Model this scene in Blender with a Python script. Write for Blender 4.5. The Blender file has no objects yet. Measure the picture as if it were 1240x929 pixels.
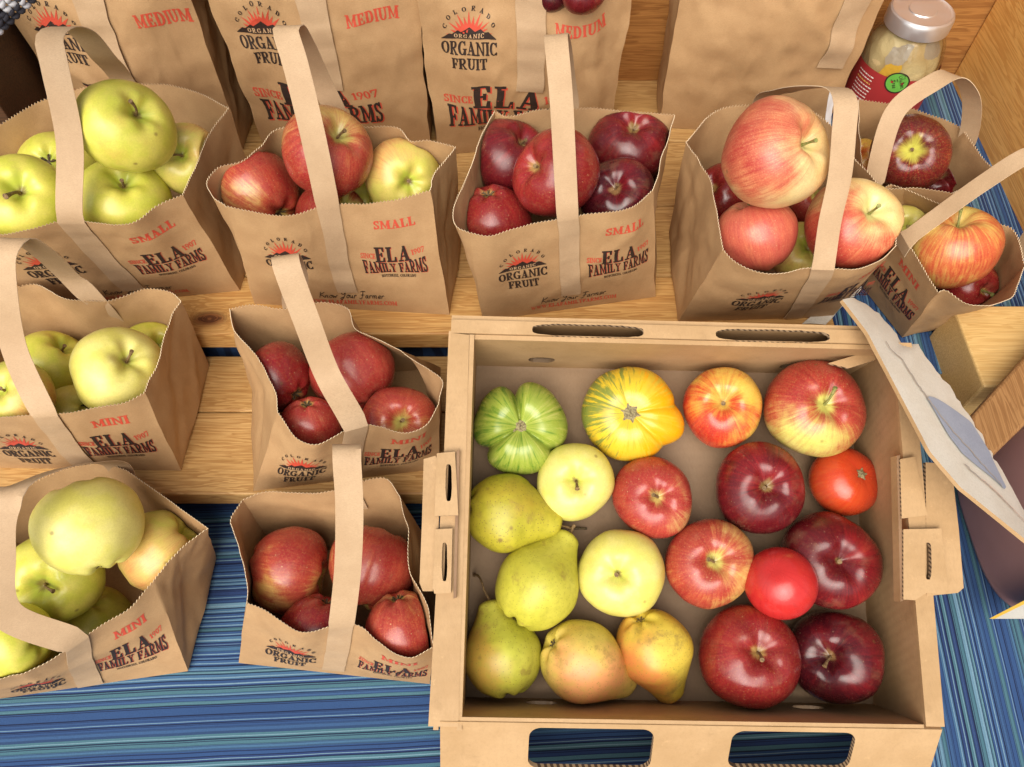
import bpy, bmesh, math, random
from mathutils import Vector, Matrix, noise

# ------------------------------------------------------------------ camera
# everything below is designed in centimetres and written to the scene in metres
K = 0.01
FPX = 930.0; CXP = 620.0; CYP = 464.5; CAMH = 72.0
TILT = math.radians(32)                      # camera axis, degrees off straight down
scene = bpy.context.scene
cam_data = bpy.data.cameras.new('camera'); cam = bpy.data.objects.new('camera', cam_data)
scene.collection.objects.link(cam); scene.camera = cam
cam.location = (0, 0, CAMH*K); cam.rotation_euler = (TILT, 0, 0)
cam_data.sensor_width = 36; cam_data.lens = 36*FPX/1240.0
cam_data.clip_start = 0.01; cam_data.clip_end = 200

# ------------------------------------------------------------------ daylight
SUN_EL = 47; SUN_AZ = 196                    # azimuth clockwise from +y: behind the viewer, a little left
world = bpy.data.worlds.new('World'); scene.world = world; world.use_nodes = True
wn = world.node_tree.nodes; wl = world.node_tree.links
bg = wn['Background']; bg.inputs['Strength'].default_value = 0.05
sky = wn.new('ShaderNodeTexSky'); sky.sky_type = 'NISHITA'; sky.sun_disc = False
sky.sun_elevation = math.radians(SUN_EL); sky.sun_rotation = math.radians(SUN_AZ)
sky.dust_density = 4.0; sky.air_density = 1.0
hs = wn.new('ShaderNodeHueSaturation'); hs.inputs['Saturation'].default_value = 0.22
wl.new(sky.outputs[0], hs.inputs['Color']); wl.new(hs.outputs[0], bg.inputs['Color'])
sd = bpy.data.lights.new('sun', 'SUN'); sun = bpy.data.objects.new('sun', sd)
scene.collection.objects.link(sun)
sd.energy = 1.5; sd.angle = math.radians(60); sd.color = (1.0, 0.93, 0.81)
az = math.radians(SUN_AZ); el = math.radians(SUN_EL)
sdir = Vector((math.sin(az)*math.cos(el), math.cos(az)*math.cos(el), math.sin(el)))
sun.rotation_euler = sdir.to_track_quat('Z', 'Y').to_euler(); sun.location = sdir*3
scene.view_settings.view_transform = 'Standard'; scene.view_settings.look = 'None'
scene.view_settings.exposure = 1.42; scene.view_settings.gamma = 1.0
scene.cycles.use_denoising = True
scene.cycles.max_bounces = 10; scene.cycles.transparent_max_bounces = 12
scene.cycles.caustics_reflective = False; scene.cycles.caustics_refractive = False

# ------------------------------------------------------------------ rays through the photograph -> places
def ray(px, py):
    s = (py-CYP)/FPX
    return Vector(((px-CXP)/FPX, math.sin(TILT)-math.cos(TILT)*s, -math.cos(TILT)-math.sin(TILT)*s))
EYE = Vector((0, 0, CAMH))
def Pz(px, py, z): d = ray(px, py); return EYE + d*((z-CAMH)/d.z)
def Py(px, py, y): d = ray(px, py); return EYE + d*(y/d.y)
def Pt(px, py, t): return EYE + ray(px, py)*t
CR_ = Vector((1, 0, 0)); CD_ = Vector((0, -math.cos(TILT), -math.sin(TILT))); CF_ = Vector((0, math.sin(TILT), -math.cos(TILT)))

# ------------------------------------------------------------------ object helpers
def tag(o, label=None, cat=None, group=None, kind=None):
    if label: o['label'] = label
    if cat: o['category'] = cat
    if group: o['group'] = group
    if kind: o['kind'] = kind
    return o
def wloc(o):
    p = Vector((0, 0, 0))
    while o: p = p + o.location; o = o.parent
    return p
def mk(name, verts, faces, mats, fm=None, parent=None, smooth=None, loc=None, local=False):
    me = bpy.data.meshes.new(name)
    L = Vector(loc) if loc is not None else Vector((0, 0, 0))
    me.from_pydata([(Vector(v)-L)*K for v in verts], [], faces)
    if not isinstance(mats, (list, tuple)): mats = [mats]
    for m in mats: me.materials.append(m)
    if fm: me.polygons.foreach_set('material_index', fm)
    if smooth is not None:
        me.polygons.foreach_set('use_smooth', [True]*len(me.polygons))
        if smooth < 180: me.set_sharp_from_angle(angle=math.radians(smooth))
    me.update()
    o = bpy.data.objects.new(name, me); scene.collection.objects.link(o)
    o.location = L*K
    if parent is not None:
        o.parent = parent; o.location = (Vector((0, 0, 0)) if local else L*K - wloc(parent))
    return o
def empty(name, loc):
    o = bpy.data.objects.new(name, None); scene.collection.objects.link(o)
    o.location = Vector(loc)*K; o.empty_display_size = 0.02
    return o
def solid(o, th, offset=-1, rim=0):
    m = o.modifiers.new('thickness', 'SOLIDIFY'); m.thickness = th*K; m.offset = offset
    e = o.modifiers.new('crisp_edges', 'EDGE_SPLIT'); e.split_angle = math.radians(40)
    if rim: m.material_offset_rim = rim
    return o
def bevel(o, w, seg=2):
    m = o.modifiers.new('bevel', 'BEVEL'); m.width = w*K; m.segments = seg; m.limit_method = 'ANGLE'
    return o
def crspline(pts, n):
    """n+1 points spread by arc length along a Catmull-Rom curve"""
    pts = [Vector(p) for p in pts]
    if len(pts) == 2: return [pts[0].lerp(pts[1], i/n) for i in range(n+1)]
    ext = [pts[0]*2-pts[1]] + pts + [pts[-1]*2-pts[-2]]
    fine = []
    for i in range(1, len(ext)-2):
        p0, p1, p2, p3 = ext[i-1:i+3]
        t0 = 0.0; t1 = t0+max((p1-p0).length, 1e-4)**.5; t2 = t1+max((p2-p1).length, 1e-4)**.5; t3 = t2+max((p3-p2).length, 1e-4)**.5
        for k in range(16):
            t = t1+(t2-t1)*k/16
            a1 = p0*((t1-t)/(t1-t0))+p1*((t-t0)/(t1-t0)); a2 = p1*((t2-t)/(t2-t1))+p2*((t-t1)/(t2-t1)); a3 = p2*((t3-t)/(t3-t2))+p3*((t-t2)/(t3-t2))
            b1 = a1*((t2-t)/(t2-t0))+a2*((t-t0)/(t2-t0)); b2 = a2*((t3-t)/(t3-t1))+a3*((t-t1)/(t3-t1))
            fine.append(b1*((t2-t)/(t2-t1))+b2*((t-t1)/(t2-t1)))
    fine.append(pts[-1])
    acc = [0.0]
    for i in range(1, len(fine)): acc.append(acc[-1]+(fine[i]-fine[i-1]).length)
    out = []; j = 0
    for i in range(n+1):
        s = acc[-1]*i/n
        while j < len(acc)-2 and acc[j+1] < s: j += 1
        d = acc[j+1]-acc[j]
        out.append(fine[j].lerp(fine[j+1], 0 if d < 1e-9 else min(1, (s-acc[j])/d)))
    return out
def tube_geo(path, radii, seg=8):
    path = [Vector(p) for p in path]; V = []; Fc = []
    up = Vector((0.13, 0.29, 0.95))
    for i, p in enumerate(path):
        t = (path[min(i+1, len(path)-1)]-path[max(i-1, 0)]).normalized()
        a = t.cross(up).normalized(); b = a.cross(t)
        for k in range(seg):
            an = 2*math.pi*k/seg
            V.append(p + (a*math.cos(an)+b*math.sin(an))*radii[i])
    for i in range(len(path)-1):
        for k in range(seg):
            k2 = (k+1) % seg
            Fc.append((i*seg+k, i*seg+k2, (i+1)*seg+k2, (i+1)*seg+k))
    Fc.append(tuple(range(seg-1, -1, -1))); Fc.append(tuple((len(path)-1)*seg+k for k in range(seg)))
    return V, Fc
def box_geo(corners_bottom, corners_top):
    V = list(corners_bottom)+list(corners_top)
    return V, [(3, 2, 1, 0), (4, 5, 6, 7), (0, 1, 5, 4), (1, 2, 6, 5), (2, 3, 7, 6), (3, 0, 4, 7)]
def boxm(name, x0, x1, y0, y1, z0, z1, mat, parent=None, bv=0.12):
    V, Fc = box_geo([(x0, y0, z0), (x1, y0, z0), (x1, y1, z0), (x0, y1, z0)], [(x0, y0, z1), (x1, y0, z1), (x1, y1, z1), (x0, y1, z1)])
    o = mk(name, V, Fc, mat, parent=parent, loc=((x0+x1)/2, (y0+y1)/2, z0))
    if bv: bevel(o, bv)
    return o

# ------------------------------------------------------------------ node helpers
class NT:
    def __init__(self, name):
        self.m = bpy.data.materials.new(name); self.m.use_nodes = True
        self.t = self.m.node_tree; self.n = self.t.nodes; self.b = self.n['Principled BSDF']
        self.out = self.n['Material Output']
    def link(self, a, b): self.t.links.new(a, b)
    def new(self, typ, **kw):
        x = self.n.new(typ)
        for k, v in kw.items(): setattr(x, k, v)
        return x
    def put(self, sock, v):
        if isinstance(v, bpy.types.NodeSocket): self.link(v, sock)
        else: sock.default_value = v
    def math(self, op, a, b=0.0, c=None, clamp=False):
        x = self.new('ShaderNodeMath', operation=op); x.use_clamp = clamp
        self.put(x.inputs[0], a); self.put(x.inputs[1], b)
        if c is not None: self.put(x.inputs[2], c)
        return x.outputs[0]
    def vmath(self, op, a, b=(0, 0, 0)):
        x = self.new('ShaderNodeVectorMath', operation=op); self.put(x.inputs[0], a); self.put(x.inputs[1], b)
        return x.outputs['Value'] if op in ('LENGTH', 'DOT_PRODUCT', 'DISTANCE') else x.outputs[0]
    def scale(self, a, s):
        x = self.new('ShaderNodeVectorMath', operation='SCALE'); self.put(x.inputs[0], a); self.put(x.inputs['Scale'], s); return x.outputs[0]
    def mul(self, v, vec): return self.vmath('MULTIPLY', v, vec)
    def cm(self): return self.scale(self.new('ShaderNodeTexCoord').outputs['Object'], 100.0)
    def noise(self, vec, scale, detail=4, rough=.5, dist=0, out='Fac', dim='3D'):
        x = self.new('ShaderNodeTexNoise'); x.noise_dimensions = dim
        if dim == '1D': self.put(x.inputs['W'], vec)
        else: self.put(x.inputs['Vector'], vec)
        x.inputs['Scale'].default_value = scale; x.inputs['Detail'].default_value = detail
        x.inputs['Roughness'].default_value = rough; x.inputs['Distortion'].default_value = dist
        return x.outputs[out]
    def sep(self, v):
        x = self.new('ShaderNodeSeparateXYZ'); self.put(x.inputs[0], v); return x.outputs
    def comb(self, x, y, z):
        c = self.new('ShaderNodeCombineXYZ'); self.put(c.inputs[0], x); self.put(c.inputs[1], y); self.put(c.inputs[2], z); return c.outputs[0]
    def ramp(self, fac, stops, interp='LINEAR'):
        x = self.new('ShaderNodeValToRGB'); self.put(x.inputs[0], fac); cr = x.color_ramp; cr.interpolation = interp
        while len(cr.elements) < len(stops): cr.elements.new(0.5)
        for e, (p, c) in zip(cr.elements, stops):
            e.position = p; e.color = (c, c, c, 1) if isinstance(c, (int, float)) else (c[0], c[1], c[2], 1)
        return x.outputs[0]
    def mapr(self, v, a, b, c=0.0, d=1.0, smooth=True):
        x = self.new('ShaderNodeMapRange'); x.interpolation_type = 'SMOOTHSTEP' if smooth else 'LINEAR'
        self.put(x.inputs[0], v); x.inputs[1].default_value = a; x.inputs[2].default_value = b; x.inputs[3].default_value = c; x.inputs[4].default_value = d
        return x.outputs[0]
    def mix(self, f, a, b, mode='MIX'):
        x = self.new('ShaderNodeMix', data_type='RGBA', blend_type=mode)
        self.put(x.inputs[0], f)
        for s, v in ((x.inputs[6], a), (x.inputs[7], b)):
            if isinstance(v, (tuple, list)): v = (v[0], v[1], v[2], 1)
            self.put(s, v)
        return x.outputs[2]
    def bump(self, h, strength=.3, dist=.0005):
        x = self.new('ShaderNodeBump'); self.put(x.inputs['Height'], h); x.inputs['Strength'].default_value = strength; x.inputs['Distance'].default_value = dist
        self.link(x.outputs[0], self.b.inputs['Normal'])
    def set(self, **kw):
        for k, v in kw.items():
            k = k.replace('_', ' ')
            if k == 'Base Color' and isinstance(v, tuple): v = (v[0], v[1], v[2], 1)
            self.put(self.b.inputs[k], v)
        return self.m
def rgb(r, g, b):
    f = lambda c: (c/255/12.92) if c/255 <= .04045 else ((c/255+.055)/1.055)**2.4
    return (f(r), f(g), f(b))
def plain(name, col, rough=.6, **kw):
    t = NT(name); return t.set(Base_Color=col, Roughness=rough, **kw)

# ------------------------------------------------------------------ materials
def kraft(name, c0, c1, blot=.5):
    t = NT(name); p = t.cm(); info = t.new('ShaderNodeObjectInfo')
    q = t.vmath('ADD', p, t.comb(t.math('MULTIPLY', info.outputs['Random'], 37.0), 0.0, 0.0))
    n1 = t.noise(q, .35, 4, .6); n2 = t.noise(t.mul(q, (1, 1, 6)), 6, 4, .7); n3 = t.noise(q, 38, 2, .6)
    c = t.mix(t.mapr(n1, .3, .7), c0, c1)
    c = t.mix(t.mapr(n2, .35, .75, 0, .6), c, tuple(x*.74 for x in c0))
    c = t.mix(t.mapr(n3, .55, .8, 0, .5), c, tuple(min(1, x*1.35) for x in c1))
    fl = t.new('ShaderNodeTexVoronoi'); t.put(fl.inputs['Vector'], q); fl.inputs['Scale'].default_value = 3.1
    c = t.mix(t.mapr(fl.outputs['Distance'], .05, .09, .35, 0), c, tuple(x*.5 for x in c0))
    t.bump(t.math('ADD', t.noise(q, 1.4, 5, .65), t.math('MULTIPLY', n3, .12)), .22, .0012)
    return t.set(Base_Color=c, Roughness=.62, Specular_IOR_Level=.35)
M_KRAFT = kraft('kraft_paper', (.40, .236, .112), (.47, .290, .142))
M_STRAP = kraft('kraft_strap', (.43, .285, .165), (.49, .335, .20))
M_EDGE = plain('paper_cut_edge', (.70, .55, .37), .8)
M_INK = plain('black_ink', (.028, .016, .012), .55)
M_RED = plain('red_ink', (.54, .068, .036), .55)
M_KRAFTINK = plain('unprinted_paper', (.50, .32, .175), .6)
def cardboard(name, c0, c1):
    t = NT(name); p = t.cm()
    n1 = t.noise(p, .18, 4, .6); n2 = t.noise(t.mul(p, (1.0, .35, 1)), 5, 4, .7)
    c = t.mix(t.mapr(n1, .3, .7), c0, c1); c = t.mix(t.mapr(n2, .4, .8, 0, .3), c, tuple(x*.75 for x in c0))
    n3 = t.noise(p, 30, 2, .5); c = t.mix(t.mapr(n3, .55, .8, 0, .35), c, tuple(x*1.25 for x in c1))
    w = t.new('ShaderNodeTexWave'); w.bands_direction = 'Y'; t.put(w.inputs['Vector'], p); w.inputs['Scale'].default_value = .42; w.inputs['Distortion'].default_value = .4
    sc_ = t.noise(t.mul(p, (1, 1, 1)), .45, 6, .7); c = t.mix(t.mapr(sc_, .55, .75, 0, .35), c, tuple(x*.62 for x in c0)); c = t.mix(t.mapr(t.noise(t.vmath('ADD', p, (9, 4, 2)), .9, 6, .75), .60, .72, 0, .35), c, tuple(min(1, x*1.3) for x in c1)); c = t.mix(t.mapr(w.outputs['Fac'], .2, .9, .03, 0), c, tuple(x*.7 for x in c0))
    t.bump(t.math('ADD', t.math('MULTIPLY', w.outputs['Fac'], .35), n2), .16, .0010)
    return t.set(Base_Color=c, Roughness=.6, Specular_IOR_Level=.35)
M_CARD = cardboard('cardboard', (.39, .240, .112), (.47, .300, .152))
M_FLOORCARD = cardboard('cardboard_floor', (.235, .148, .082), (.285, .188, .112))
def corr():
    t = NT('corrugated_edge'); p = t.cm(); s = t.sep(p)
    u = t.math('ADD', t.math('ADD', s[0], s[1]), s[2])
    w = t.math('SINE', t.math('MULTIPLY', u, 13.5)); n = t.noise(p, 7, 3, .6)
    f = t.mapr(t.math('ADD', w, t.math('MULTIPLY', t.math('SUBTRACT', n, .5), 1.6)), -.35, .35)
    return t.set(Base_Color=t.mix(f, (.09, .05, .028), (.45, .31, .18)), Roughness=.85)
M_CORR = corr()
def wood(name, c0, c1, dark, axis=0, scale=1.0, knot=None, rot=0):
    """grain runs along local axis; optional knot at a local (x,y) in cm"""
    t = NT(name); p = t.cm(); s = t.sep(p)
    ax = [(.045, 1.0, 1.0), (1.0, .045, 1.0), (1.0, 1.0, .045)][axis]
    warp = t.noise(t.mul(p, [(.03, .12, .12), (.12, .03, .12), (.12, .12, .03)][axis]), 1.0, 3, .55, out='Color')
    q = t.vmath('ADD', t.mul(p, ax), t.scale(t.vmath('SUBTRACT', warp, (.5, .5, .5)), 2.6))
    if knot:
        d = t.vmath('DISTANCE', t.mul(p, (.55, 1, 0)), (knot[0]*.55, knot[1], 0))
        push = t.math('MULTIPLY', t.math('POWER', 2.718, t.math('MULTIPLY', d, -.9)), 3.6)
        q = t.vmath('ADD', q, t.comb(push, push, push))
    rings = t.noise(q, 1.35*scale, 3, .5)
    band = t.math('FRACT', t.math('MULTIPLY', rings, 7.0))
    late = t.math('MULTIPLY', t.mapr(band, .15, .85), t.mapr(band, .9, 1.0, 1, 0))
    fib = t.noise(t.mul(p, [(.25, 9, 9), (9, .25, 9), (9, 9, .25)][axis]), 1.6, 4, .65)
    c = t.mix(t.mapr(t.noise(t.mul(p, ax), .25, 3), .3, .7), c0, c1)
    c = t.mix(t.math('MULTIPLY', late, .75), c, dark)
    c = t.mix(t.mapr(fib, .42, .75, 0, .45), c, tuple(x*.72 for x in dark))
    if knot:
        kk = t.mapr(d, .45, 1.25, 1, 0); rr = t.math('SINE', t.math('MULTIPLY', t.math('ADD', d, t.math('MULTIPLY', rings, 1.2)), 11.0))
        c = t.mix(kk, c, t.mix(t.mapr(rr, -.6, .8), (.10, .032, .012), (.24, .09, .03)))
    t.bump(t.math('ADD', fib, late), .15, .0006)
    return t.set(Base_Color=c, Roughness=.5, Specular_IOR_Level=.4)
M_PINE = wood('pale_pine', (.53, .31, .11), (.60, .37, .145), (.36, .175, .05), 0)
M_PINEK = wood('knotty_pine', (.60, .34, .11), (.66, .39, .14), (.42, .19, .05), 0, knot=None)
M_ORANGE = wood('orange_pine', (.80, .43, .12), (.86, .49, .15), (.62, .28, .065), 1, .8)
M_BACKWOOD = wood('brown_pine', (.40, .18, .05), (.48, .22, .06), (.26, .10, .025), 0, .8)
M_BLOCKW = wood('sawn_timber', (.62, .42, .17), (.70, .48, .21), (.50, .30, .10), 0, 1.3)
M_POSTW = wood('brown_timber', (.30, .155, .06), (.36, .19, .075), (.20, .09, .03), 1, 1.0)
M_SHADE = wood('shade_brown', (.06, .028, .012), (.08, .035, .016), (.03, .014, .007), 0, 1.0)  # near-black tone painted for the deep shade at the far left
def cloth(name, ang, seed):
    t = NT(name); p = t.cm(); s = t.sep(p)
    u = t.math('ADD', t.math('MULTIPLY', s[0], -math.sin(ang)), t.math('MULTIPLY', s[1], math.cos(ang)))
    wob = t.math('MULTIPLY', t.math('SUBTRACT', t.noise(t.mul(p, (.08, .08, .08)), 1.0, 2), .5), .3)
    u = t.math('ADD', t.math('ADD', u, wob), seed)
    def wn(sock, sd):
        x = t.new('ShaderNodeTexWhiteNoise'); x.noise_dimensions = '1D'; t.put(x.inputs['W'], t.math('ADD', sock, sd)); return x.outputs['Value']
    us = t.math('ADD', t.math('MULTIPLY', u, 2.3), t.math('MULTIPLY', t.noise(u, .9, 1, .5, dim='1D'), 1.4))
    idn = t.math('FLOOR', us); fr = t.math('FRACT', us)
    c = t.ramp(wn(idn, 5.0), [(0.0, rgb(44, 92, 156)), (.26, rgb(74, 128, 176)), (.44, rgb(84, 140, 160)), (.60, rgb(38, 74, 138)), (.78, rgb(58, 108, 168)), (.90, rgb(120, 172, 204))], 'CONSTANT')
    r2 = wn(idn, 31.0)
    dark = t.math('MULTIPLY', t.mapr(fr, .20, .25, 1, 0, False), t.mapr(r2, .30, .31, .45, .92, False)); c = t.mix(dark, c, rgb(20, 32, 74))
    lite = t.math('MULTIPLY', t.math('MULTIPLY', t.mapr(fr, .42, .46, 0, 1, False), t.mapr(fr, .58, .62, 1, 0, False)), t.mapr(r2, .42, .43, 0, .85, False)); c = t.mix(lite, c, rgb(150, 194, 218))
    dk2 = t.math('MULTIPLY', t.math('MULTIPLY', t.mapr(fr, .74, .77, 0, 1, False), t.mapr(fr, .86, .89, 1, 0, False)), t.mapr(r2, .40, .39, 0, .85, False)); c = t.mix(dk2, c, rgb(24, 40, 86))
    b2 = fr
    w1 = t.noise(t.mul(p, (1, 1, 1)), 26, 2, .6)
    c = t.mix(t.mapr(w1, .35, .7, 0, .35), c, rgb(20, 34, 66))
    t.bump(t.math('ADD', w1, t.math('MULTIPLY', b2, .5)), .25, .0006)
    hv = t.new('ShaderNodeHueSaturation'); hv.inputs['Saturation'].default_value = .92; hv.inputs['Value'].default_value = .64; t.link(c, hv.inputs['Color']); c = hv.outputs[0]
    return t.set(Base_Color=c, Roughness=.9, Specular_IOR_Level=.2, Sheen_Weight=.12)
M_CLOTH = cloth('striped_cloth', math.radians(2.6), 3.0)
M_CLOTHV = cloth('striped_cloth_lengthwise', math.radians(90-5.0), 40.0)
M_WHITE = kraft('white_card', (.58, .53, .45), (.64, .60, .53))
M_PATCH = kraft('blue_grey_print', (.27, .30, .38), (.31, .34, .42))
M_STEM = None
def stemmat(name, a, b):
    t = NT(name); p = t.cm(); n = t.noise(p, 6, 4, .6)
    return t.set(Base_Color=t.mix(t.mapr(n, .35, .65), a, b), Roughness=.75)
M_STEM = stemmat('brown_stem', (.11, .06, .025), (.24, .15, .06))
M_STEMG = stemmat('green_stem', (.16, .19, .04), (.30, .27, .09))
M_CALYX = stemmat('dry_calyx', (.045, .03, .015), (.16, .11, .05))

def apple_mat(name, g0, g1, bl, bl2, bias, kdir, stripe, lent=.5, rough=.26, top=None, topr=.34, russet=.5, sub=0.0):
    """ground colours g0/g1, blush bl/bl2; bias shifts how much is blushed, kdir how one-sided"""
    t = NT(name); tc = t.new('ShaderNodeTexCoord').outputs['Object']
    info = t.new('ShaderNodeObjectInfo'); seed = t.math('MULTIPLY', info.outputs['Random'], 61.0)
    d = t.vmath('NORMALIZE', tc); s = t.sep(d); p = t.scale(tc, 100.0)
    flat = t.vmath('NORMALIZE', t.comb(s[0], s[1], 0.0)); fs = t.sep(flat)
    sv = t.comb(seed, seed, seed)
    nA = t.noise(t.vmath('ADD', d, sv), 1.5, 3, .5)
    st = t.noise(t.vmath('ADD', t.comb(t.math('MULTIPLY', fs[0], 7.5), t.math('MULTIPLY', fs[1], 7.5), t.math('MULTIPLY', s[2], .9)), sv), 1.6, 5, .62)
    st2 = t.noise(t.vmath('ADD', t.comb(t.math('MULTIPLY', fs[0], 22), t.math('MULTIPLY', fs[1], 22), t.math('MULTIPLY', s[2], 1.6)), sv), 1.5, 3, .6)
    f = t.math('ADD', t.math('MULTIPLY', t.math('SUBTRACT', nA, .5), 1.7), t.math('MULTIPLY', s[0], kdir))
    f = t.math('ADD', f, t.math('MULTIPLY', t.math('SUBTRACT', st, .5), stripe*2.2))
    f = t.math('ADD', f, t.math('MULTIPLY', t.math('SUBTRACT', st2, .5), stripe*1.1))
    f = t.math('ADD', f, bias)
    fac = t.mapr(f, -.35, .45)
    mot = t.noise(t.vmath('ADD', p, sv), 5, 3, .6)
    ground = t.mix(t.mapr(t.noise(t.vmath('ADD', d, sv), 2.2, 3), .35, .65), g0, g1)
    ground = t.mix(t.mapr(mot, .4, .8, 0, .22), ground, tuple(x*.72 for x in g0))
    dk = t.math('ADD', t.mapr(f, .2, 1.0), t.math('MULTIPLY', t.math('SUBTRACT', st, .5), 1.2), clamp=True)
    blush = t.mix(dk, bl, bl2)
    blush = t.mix(t.mapr(st2, .48, .72, 0, .5 if stripe > .1 else .15), blush, tuple(x*.75 for x in bl2))
    c = t.mix(fac, ground, blush)
    fine = t.noise(t.vmath('ADD', p, sv), 9, 3, .7); c = t.mix(t.mapr(fine, .35, .75, 0, .34), c, t.mix(.5, c, tuple(x*.5+.01 for x in bl2))); c = t.mix(t.mapr(fine, .52, .30, 0, .16), c, tuple(min(1, x*1.1) for x in g1))
    rr = t.vmath('LENGTH', t.comb(s[0], s[1], 0.0)); rn = t.math('ADD', t.math('ADD', rr, t.math('MULTIPLY', t.math('SUBTRACT', st, .5), .26)), t.math('MULTIPLY', t.math('SUBTRACT', nA, .5), .5))
    up = t.mapr(s[2], 0, .2); dn = t.mapr(s[2], -.2, 0, 1, 0)
    if top is not None:
        c = t.mix(t.math('MULTIPLY', up, t.mapr(rn, topr*.45, topr, .9, 0)), c, top)
        c = t.mix(t.math('MULTIPLY', dn, t.mapr(rn, .12, .3, .8, 0)), c, top)
    c = t.mix(t.math('MULTIPLY', up, t.mapr(rn, .05, .19, russet, 0)), c, (.20, .115, .04))
    vo = t.new('ShaderNodeTexVoronoi'); t.put(vo.inputs['Vector'], t.vmath('ADD', p, sv)); vo.inputs['Scale'].default_value = 2.9
    vr = t.sep(vo.outputs['Color'])[0]; ls = t.math('MULTIPLY', t.mapr(t.math('MULTIPLY', vo.outputs['Distance'], t.math('ADD', .7, t.math('MULTIPLY', vr, 1.8))), .07, .15, lent, 0), t.mapr(s[2], -1, 1, 1, .6, False))
    c = t.mix(ls, c, t.mix(.45, g1, (.85, .72, .45)))
    vb = t.new('ShaderNodeTexVoronoi'); t.put(vb.inputs['Vector'], t.vmath('ADD', p, sv)); vb.inputs['Scale'].default_value = .42
    br = t.sep(vb.outputs['Color'])[0]; c = t.mix(t.math('MULTIPLY', t.mapr(t.math('ADD', vb.outputs['Distance'], t.math('MULTIPLY', mot, .05)), .05, .13, .6, 0), t.mapr(br, .45, .5)), c, (.17, .085, .03))
    dull = t.noise(t.vmath('ADD', p, sv), .55, 5, .65); c = t.mix(t.mapr(dull, .52, .72, 0, .30), c, t.mix(.55, c, (.34, .22, .12)))
    t.bump(t.math('ADD', t.noise(p, 1.1, 4), t.math('MULTIPLY', mot, .22)), .13, .0014)
    rg = t.mapr(t.noise(t.vmath('ADD', p, sv), .8, 4, .6), .3, .7, rough-.02, rough+.13)
    return t.set(Base_Color=c, Roughness=rg, Specular_IOR_Level=.5, Subsurface_Weight=sub, Subsurface_Scale=.004)
YG = (.60, .58, .10); GY = (.46, .52, .06)
AM = {
 'golden': apple_mat('yellow_green_skin', (.56, .57, .065), (.68, .62, .11), (.66, .42, .10), (.70, .34, .10), -.62, .35, .06, .35, .30, GY, .4, .75),
 'pale': apple_mat('pale_yellow_skin', (.68, .62, .13), (.74, .66, .20), (.68, .52, .12), (.66, .42, .10), -.70, .25, .05, .35, .32, (.55, .56, .09), .35, .8),
 'goldblush': apple_mat('blushed_yellow_skin', (.56, .54, .09), (.66, .56, .13), (.68, .42, .13), (.62, .22, .08), -.36, .75, .12, .4, .3, GY, .38, .7),
 'gala': apple_mat('striped_red_skin', (.66, .42, .11), (.70, .50, .16), (.42, .058, .034), (.31, .024, .022), .34, .42, .36, .55, .24, (.52, .47, .12), .36, .45),
 'pinkred': apple_mat('rosy_red_skin', (.62, .40, .13), (.60, .46, .16), (.43, .052, .038), (.33, .026, .024), .55, .30, .32, .6, .22, (.55, .42, .12), .34, .4),
 'red': apple_mat('red_skin', (.58, .22, .07), (.58, .30, .09), (.32, .021, .021), (.21, .011, .014), .75, .25, .22, .45, .2, (.42, .26, .08), .26, .4),
 'dark': apple_mat('dark_red_skin', (.36, .07, .035), (.36, .09, .04), (.25, .011, .015), (.10, .005, .009), .72, .35, .22, .5, .22, (.26, .17, .06), .22, .3),
 'black': apple_mat('wine_dark_skin', (.20, .02, .02), (.26, .05, .03), (.15, .007, .012), (.05, .004, .008), .8, .3, .18, .4, .20, (.22, .12, .05), .2, .3),
 'fuji': apple_mat('cream_and_red_skin', (.76, .52, .20), (.78, .60, .26), (.58, .13, .065), (.46, .045, .035), -.06, .80, .26, .35, .27, (.62, .58, .22), .36, .3),
 'creambig': apple_mat('cream_skin_red_cheeks', (.74, .50, .20), (.76, .58, .27), (.56, .15, .075), (.42, .045, .035), -.04, .66, .26, .3, .3, (.62, .58, .22), .30, .3),
 'salmon': apple_mat('salmon_pink_skin', (.66, .40, .19), (.68, .44, .22), (.56, .135, .075), (.47, .075, .055), .35, .35, .34, .4, .3, None, .3, .3),
 'darkheart': apple_mat('dark_red_skin_yellow_heart', (.56, .52, .10), (.60, .54, .12), (.24, .014, .016), (.10, .006, .010), .70, .3, .30, .35, .2, (.54, .52, .09), .46, .25),
 'redyellow': apple_mat('orange_red_skin', (.76, .46, .07), (.76, .52, .10), (.60, .055, .022), (.46, .026, .018), .10, .40, .42, .4, .22, (.62, .40, .08), .36, .3),
 'greenred': apple_mat('green_and_red_skin', (.60, .56, .13), (.66, .60, .17), (.42, .045, .032), (.30, .022, .020), .40, .62, .36, .4, .24, (.55, .55, .13), .34, .3),
 'striped': apple_mat('orange_striped_skin', (.62, .42, .10), (.60, .46, .12), (.52, .11, .04), (.42, .05, .03), .05, .35, .60, .35, .28, (.55, .40, .11), .34, .3),
 'yellowred': apple_mat('golden_russet_skin', (.72, .48, .07), (.70, .52, .09), (.62, .22, .05), (.56, .10, .035), -.28, .7, .1, .5, .3, None, .3, .4),
}
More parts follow.
